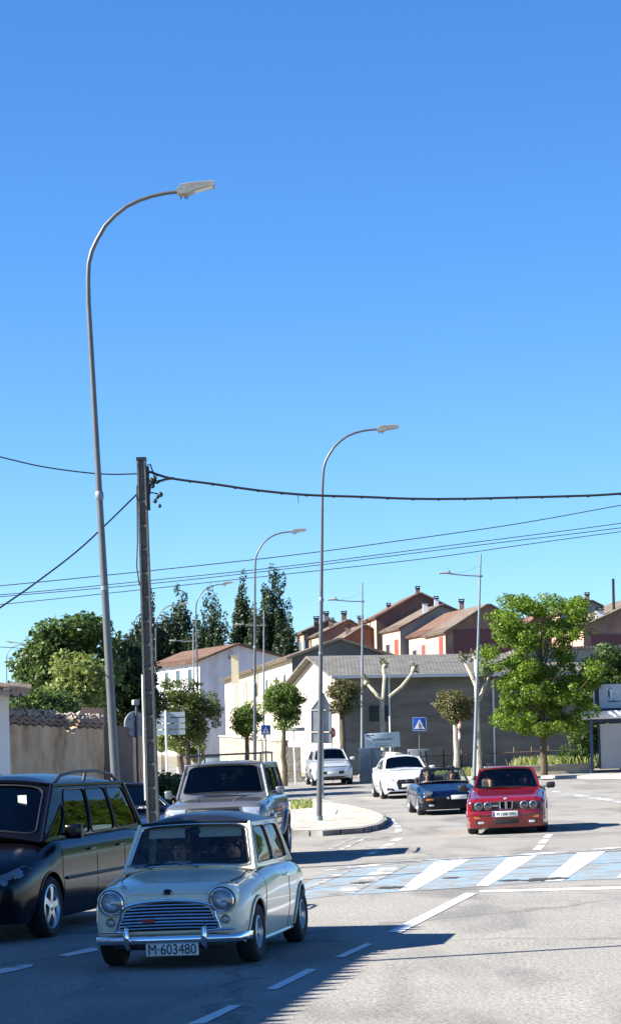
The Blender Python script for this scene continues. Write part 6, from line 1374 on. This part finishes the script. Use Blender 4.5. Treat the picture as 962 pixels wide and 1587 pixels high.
# ---------------------------------------------------------------- dark blue open sports car
P_blue = mat('deep_blue_paint', (0.002, 0.005, 0.028), .18, 0, coat=.6)
st = [(0, .24, .40, .56, .60, .66, 4, 0), (.05, .18, .40, .62, .70, .74, 3.6, 0), (.25, .15, .42, .68, .74, .79, 3.4, 0), (.8, .14, .45, .76, .75, .82, 3.6, 0), (1.4, .14, .46, .83, .75, .825, 4.5, 0), (3.2, .15, .5, .85, .76, .83, 4.5, 0), (4.0, .22, .52, .80, .72, .80, 4, 0), (4.2, .32, .54, .70, .64, .72, 4, 0)]
c = Car('convertible', 'dark blue open top sports car driving between the white hatchback and the red saloon', 4.2, st, P_blue, 3.72, 62, -3, None, cat='car'); conv = c
c.shell([(.80, .29, .335), (3.2, .29, .335)], .335); wset(c, (.80, 3.2), .305, .21, .21, n=5, track=.82)
c.cab_mid = 2.2; A_, B_ = (.68, 1.45, .82), (.56, 1.92, 1.20); f = c.panel_map((-A_[0], A_[1], A_[2]), (A_[0], A_[1], A_[2]), (B_[0], B_[1], B_[2]), (-B_[0], B_[1], B_[2]), .07); c.wf = f; c.panel(f, [[(.03, .06), (.97, .06), (.96, .93), (.04, .93)]], M['black'], M['glass'], 'windscreen', True)
m_ = c.mb(); m_.tube([f(u/10, 1) for u in range(11)], .018, 8)
for sx in (0, 1): m_.tube([f(sx, k/4) for k in range(5)], .018, 8)
m_.build('screen_frame', M['black'], c.root)
m_ = c.mb(); rws = [[Vector((x, y, c.top_z(x, y)+.006)) for x in [.62*(k/4-1) for k in range(9)]] for y in (1.5, 1.9, 2.3, 2.7, 3.0)]; m_.loft(rws, closed=False); m_.build('cockpit', M['cabin'], c.root)
m_ = c.mb(); rings = []
for i in range(13):
    u = i/6-1; x = .62*u; rings.append([Vector((x, 3.0+dy, .84+dz+.05*(1-u*u))) for dy, dz in ((-.10, -.02), (-.10, .10), (0, .15), (.22, .12), (.30, .02))])
m_.loft(rings, cap=True); m_.build('folded_hood', M['cabin'], c.root)
c.seats(2.62, .62, .44, .34, .48); c.steering(1.98, .92, .34, .18)
for sx in (-1, 1):
    m_ = c.mb(); m_.lathe([(.115, -.02), (.125, .0), (.13, .1), (.12, .3), (.06, .55), (.01, .62)], (sx*.60, .03, .60), (0, 1, .10), 26); m_.build('wing', P_blue, c.root); c.round_lamp(sx*.60, .60, .10, .0, glassm=M['bright_reflector'] if 'bright_reflector' in M else MATS['bright_reflector'])
    m_ = c.mb(); m_.rbox((sx*.56, -.07, .42), (.2, .03, .05), .015); m_.build('indicator', M['amber'], c.root); m_ = c.mb(); m_.rbox((sx*.52, -.055, .27), (.14, .03, .05), .015); m_.build('fog_lamp', M['lightglass'], c.root)
m_ = c.mb(); rings = []
for i in range(21):
    u = i/10-1; x = .80*u; y = -.08+.15*abs(u)**4+(.3 if abs(u) > .97 else 0); rings.append([Vector((x, y+dy, dz)) for dy, dz in ((.12, .50), (.0, .48), (-.012, .42), (-.0, .33), (.0, .18), (.10, .15))])
m_.loft(rings, cap=True); m_.build('bumper', mat('bumper_near_black', (.004, .005, .008), .6, spec=.2), c.root, ang=50)
c.plate(.22, .47, -.105, .42, .11, '', False); m_ = c.mb(); m_.lathe([(.001, -.01), (.03, -.008), (.034, 0)], (-.08, -.10, .455), (0, 1, 0), 16); m_.build('round_badge', M['chrome'], c.root)
c.mirror(1.65, .92, .80, M['black'], .18, .12); c.seam([(1.5, .2), (1.48, .8)]); c.seam([(2.6, .2), (2.6, .84)]); c.handle(2.4, .72, P_blue)
person(c, .34, 2.46, .30, 'driver of the dark blue convertible with a raised hand on the wheel', shirt=(.10, .10, .12), arms=((.12, -.36, .32), (-.14, -.36, .36))); person(c, -.34, 2.48, .30, 'passenger in a white top in the dark blue convertible', shirt=(.7, .7, .68), arms=((.06, -.3, .04), (-.08, -.28, .12)), haircol=(.20, .13, .07), hair='long', glasses=True)
# ---------------------------------------------------------------- white hatchback
P_white = mat('white_paint', (0.72, 0.73, 0.75), .25, 0, coat=1.0)
st = [(0, .26, .50, .68, .64, .70, 4.5, 0), (.06, .20, .50, .76, .76, .82, 4, 0), (.3, .17, .52, .84, .80, .88, 4, 0), (.9, .16, .56, .93, .80, .89, 4.5, 0), (1.3, .16, .58, .98, .80, .89, 6, 0), (3.3, .2, .6, 1.0, .80, .89, 6, 0), (4.1, .28, .62, .96, .74, .82, 5, 0), (4.28, .4, .65, .9, .66, .74, 4, 0)]
c = Car('white_hatchback', 'white hatchback with a big black six sided grille, driving behind the convertible', 4.28, st, P_white, 3.36, 79.6, -4.5, None)
c.shell([(.85, .31, .35), (3.45, .31, .35)], .35)
c.cabin((.76, 1.08, .95), (.60, 1.78, 1.39), (.55, 3.30, 1.34), (.70, 4.0, .98), .085, M['glass2'], [[(.08, .10), (.47, .10), (.42, .88), (.13, .84)], [(.50, .10), (.88, .16), (.84, .78), (.45, .88)]], bulge=(.10, .03, .06))
wset(c, (.85, 3.45), .315, .21, .225, n=10, track=.885)
c.conform([(-.36, .66), (.36, .66), (.43, .56), (.36, .32), (-.36, .32), (-.43, .56)], .014, M['black'], 'grille'); m_ = c.mb()
for z in (.38, .43, .50, .60): m_.box((0, c.front_y(0, z)-.026, z), (.70, .006, .008))
m_.build('grille_bar', mat('dark_chrome', (.12, .12, .12), .3, .8), c.root, smooth=False)
for sx in (-1, 1):
    c.conform([(sx*.47, .60), (sx*.74, .66), (sx*.80, .76), (sx*.52, .69)], .012, M['lightglass'], 'headlight'); c.conform([(sx*.50, .28), (sx*.76, .30), (sx*.76, .40), (sx*.54, .36)], .012, M['black'], 'side_intake')
m_ = c.mb(); m_.tube([(x*.052, c.front_y(0, .6)-.03, .60) for x in (-2, 2)], .012, 6); 
m_.build('badge_bar', M['signwhite'], c.root); c.plate(0, .45, -.03, .50, .11, '', False)
c.mirror(1.30, 1.02, .86, P_white, .2, .13); c.seam([(1.30, .25), (1.26, .98)]); c.seam([(2.4, .25), (2.4, .99)]); c.seam([(3.2, .4), (3.3, .99)], name='door_seam'); c.seats(2.3, .72); c.handle(2.2, .82, P_white)
m_ = c.mb(); m_.tube([(0, 3.2, 1.42), (0, 3.3, 1.50)], [.02, .006], 6); m_.build('aerial', M['black'], c.root)
# ---------------------------------------------------------------- pale crossover
P_pale = mat('pale_silver_paint', (0.50, 0.55, 0.60), .3, .3, coat=1.0)
st = [(0, .34, .55, .80, .68, .74, 4.5, 0), (.06, .27, .56, .90, .78, .84, 4, 0), (.3, .24, .58, .98, .80, .89, 4, 0), (.9, .22, .62, 1.06, .80, .90, 4.5, 0), (1.2, .22, .64, 1.09, .80, .90, 6, 0), (3.3, .25, .66, 1.10, .80, .90, 6, 0), (4.0, .33, .68, 1.06, .76, .84, 5, 0), (4.15, .45, .7, 1.0, .68, .76, 4, 0)]
c = Car('crossover', 'pale silver blue crossover with dark lower cladding seen past the island lamp', 4.15, st, P_pale, .98, 101.5, -5, None)
c.shell([(.82, .34, .385), (3.42, .34, .385)], .385)
c.cabin((.78, 1.05, 1.06), (.63, 1.62, 1.55), (.60, 3.45, 1.52), (.74, 3.98, 1.08), .085, M['glass2'], [[(.07, .12), (.44, .12), (.41, .88), (.11, .84)], [(.47, .12), (.72, .12), (.72, .88), (.44, .88)], [(.75, .14), (.92, .16), (.92, .84), (.75, .86)]], bulge=(.09, .03, .05))
wset(c, (.82, 3.42), .345, .21, .22, n=5, track=.895)
c.conform([(-.60, .26), (.60, .26), (.66, .40), (-.66, .40)], .015, M['black'], 'lower_cladding'); c.conform([(-.50, .62), (.50, .62), (.46, .50), (-.46, .50)], .014, M['black'], 'grille'); c.conform([(-.80, .84), (.80, .84), (.78, .80), (-.78, .80)], .013, M['black'], 'upper_band')
for sx in (-1, 1):
    c.conform([(sx*.54, .60), (sx*.74, .60), (sx*.78, .74), (sx*.58, .74)], .014, M['lightglass'], 'headlight'); m_ = c.mb(); m_.rbox((sx*.62, .02, .40), (.16, .04, .08), .02); m_.build('fog_surround', M['signwhite'], c.root)
    m_ = c.mb(); m_.tube([(sx*(c.side_x(y, .34)+.01), y, .34) for y in (1.3, 2.1, 2.95)], .05, 8); m_.build('side_cladding', M['black'], c.root)
for wy in (.82, 3.42): c.arch_lip(wy, .34, .41, .03, m=M['black'], name='arch_cladding')
c.plate(0, .56, -.02, .5, .11, '', False); c.mirror(1.28, 1.13, .88, M['signwhite'], .2, .14); c.seam([(1.3, .35), (1.26, 1.08)]); c.seam([(2.4, .35), (2.4, 1.1)]); c.seats(2.2, .85)
for sx in (-1, 1):
    m_ = c.mb(); m_.tube([(sx*.58, 1.9, 1.60), (sx*.60, 2.1, 1.64), (sx*.60, 3.2, 1.64), (sx*.58, 3.4, 1.60)], .015, 6); m_.build('roof_rail', M['black'], c.root)
print('objects', len(bpy.data.objects), 'faces', sum(len(o.data.polygons) for o in bpy.data.objects if o.type == 'MESH'))
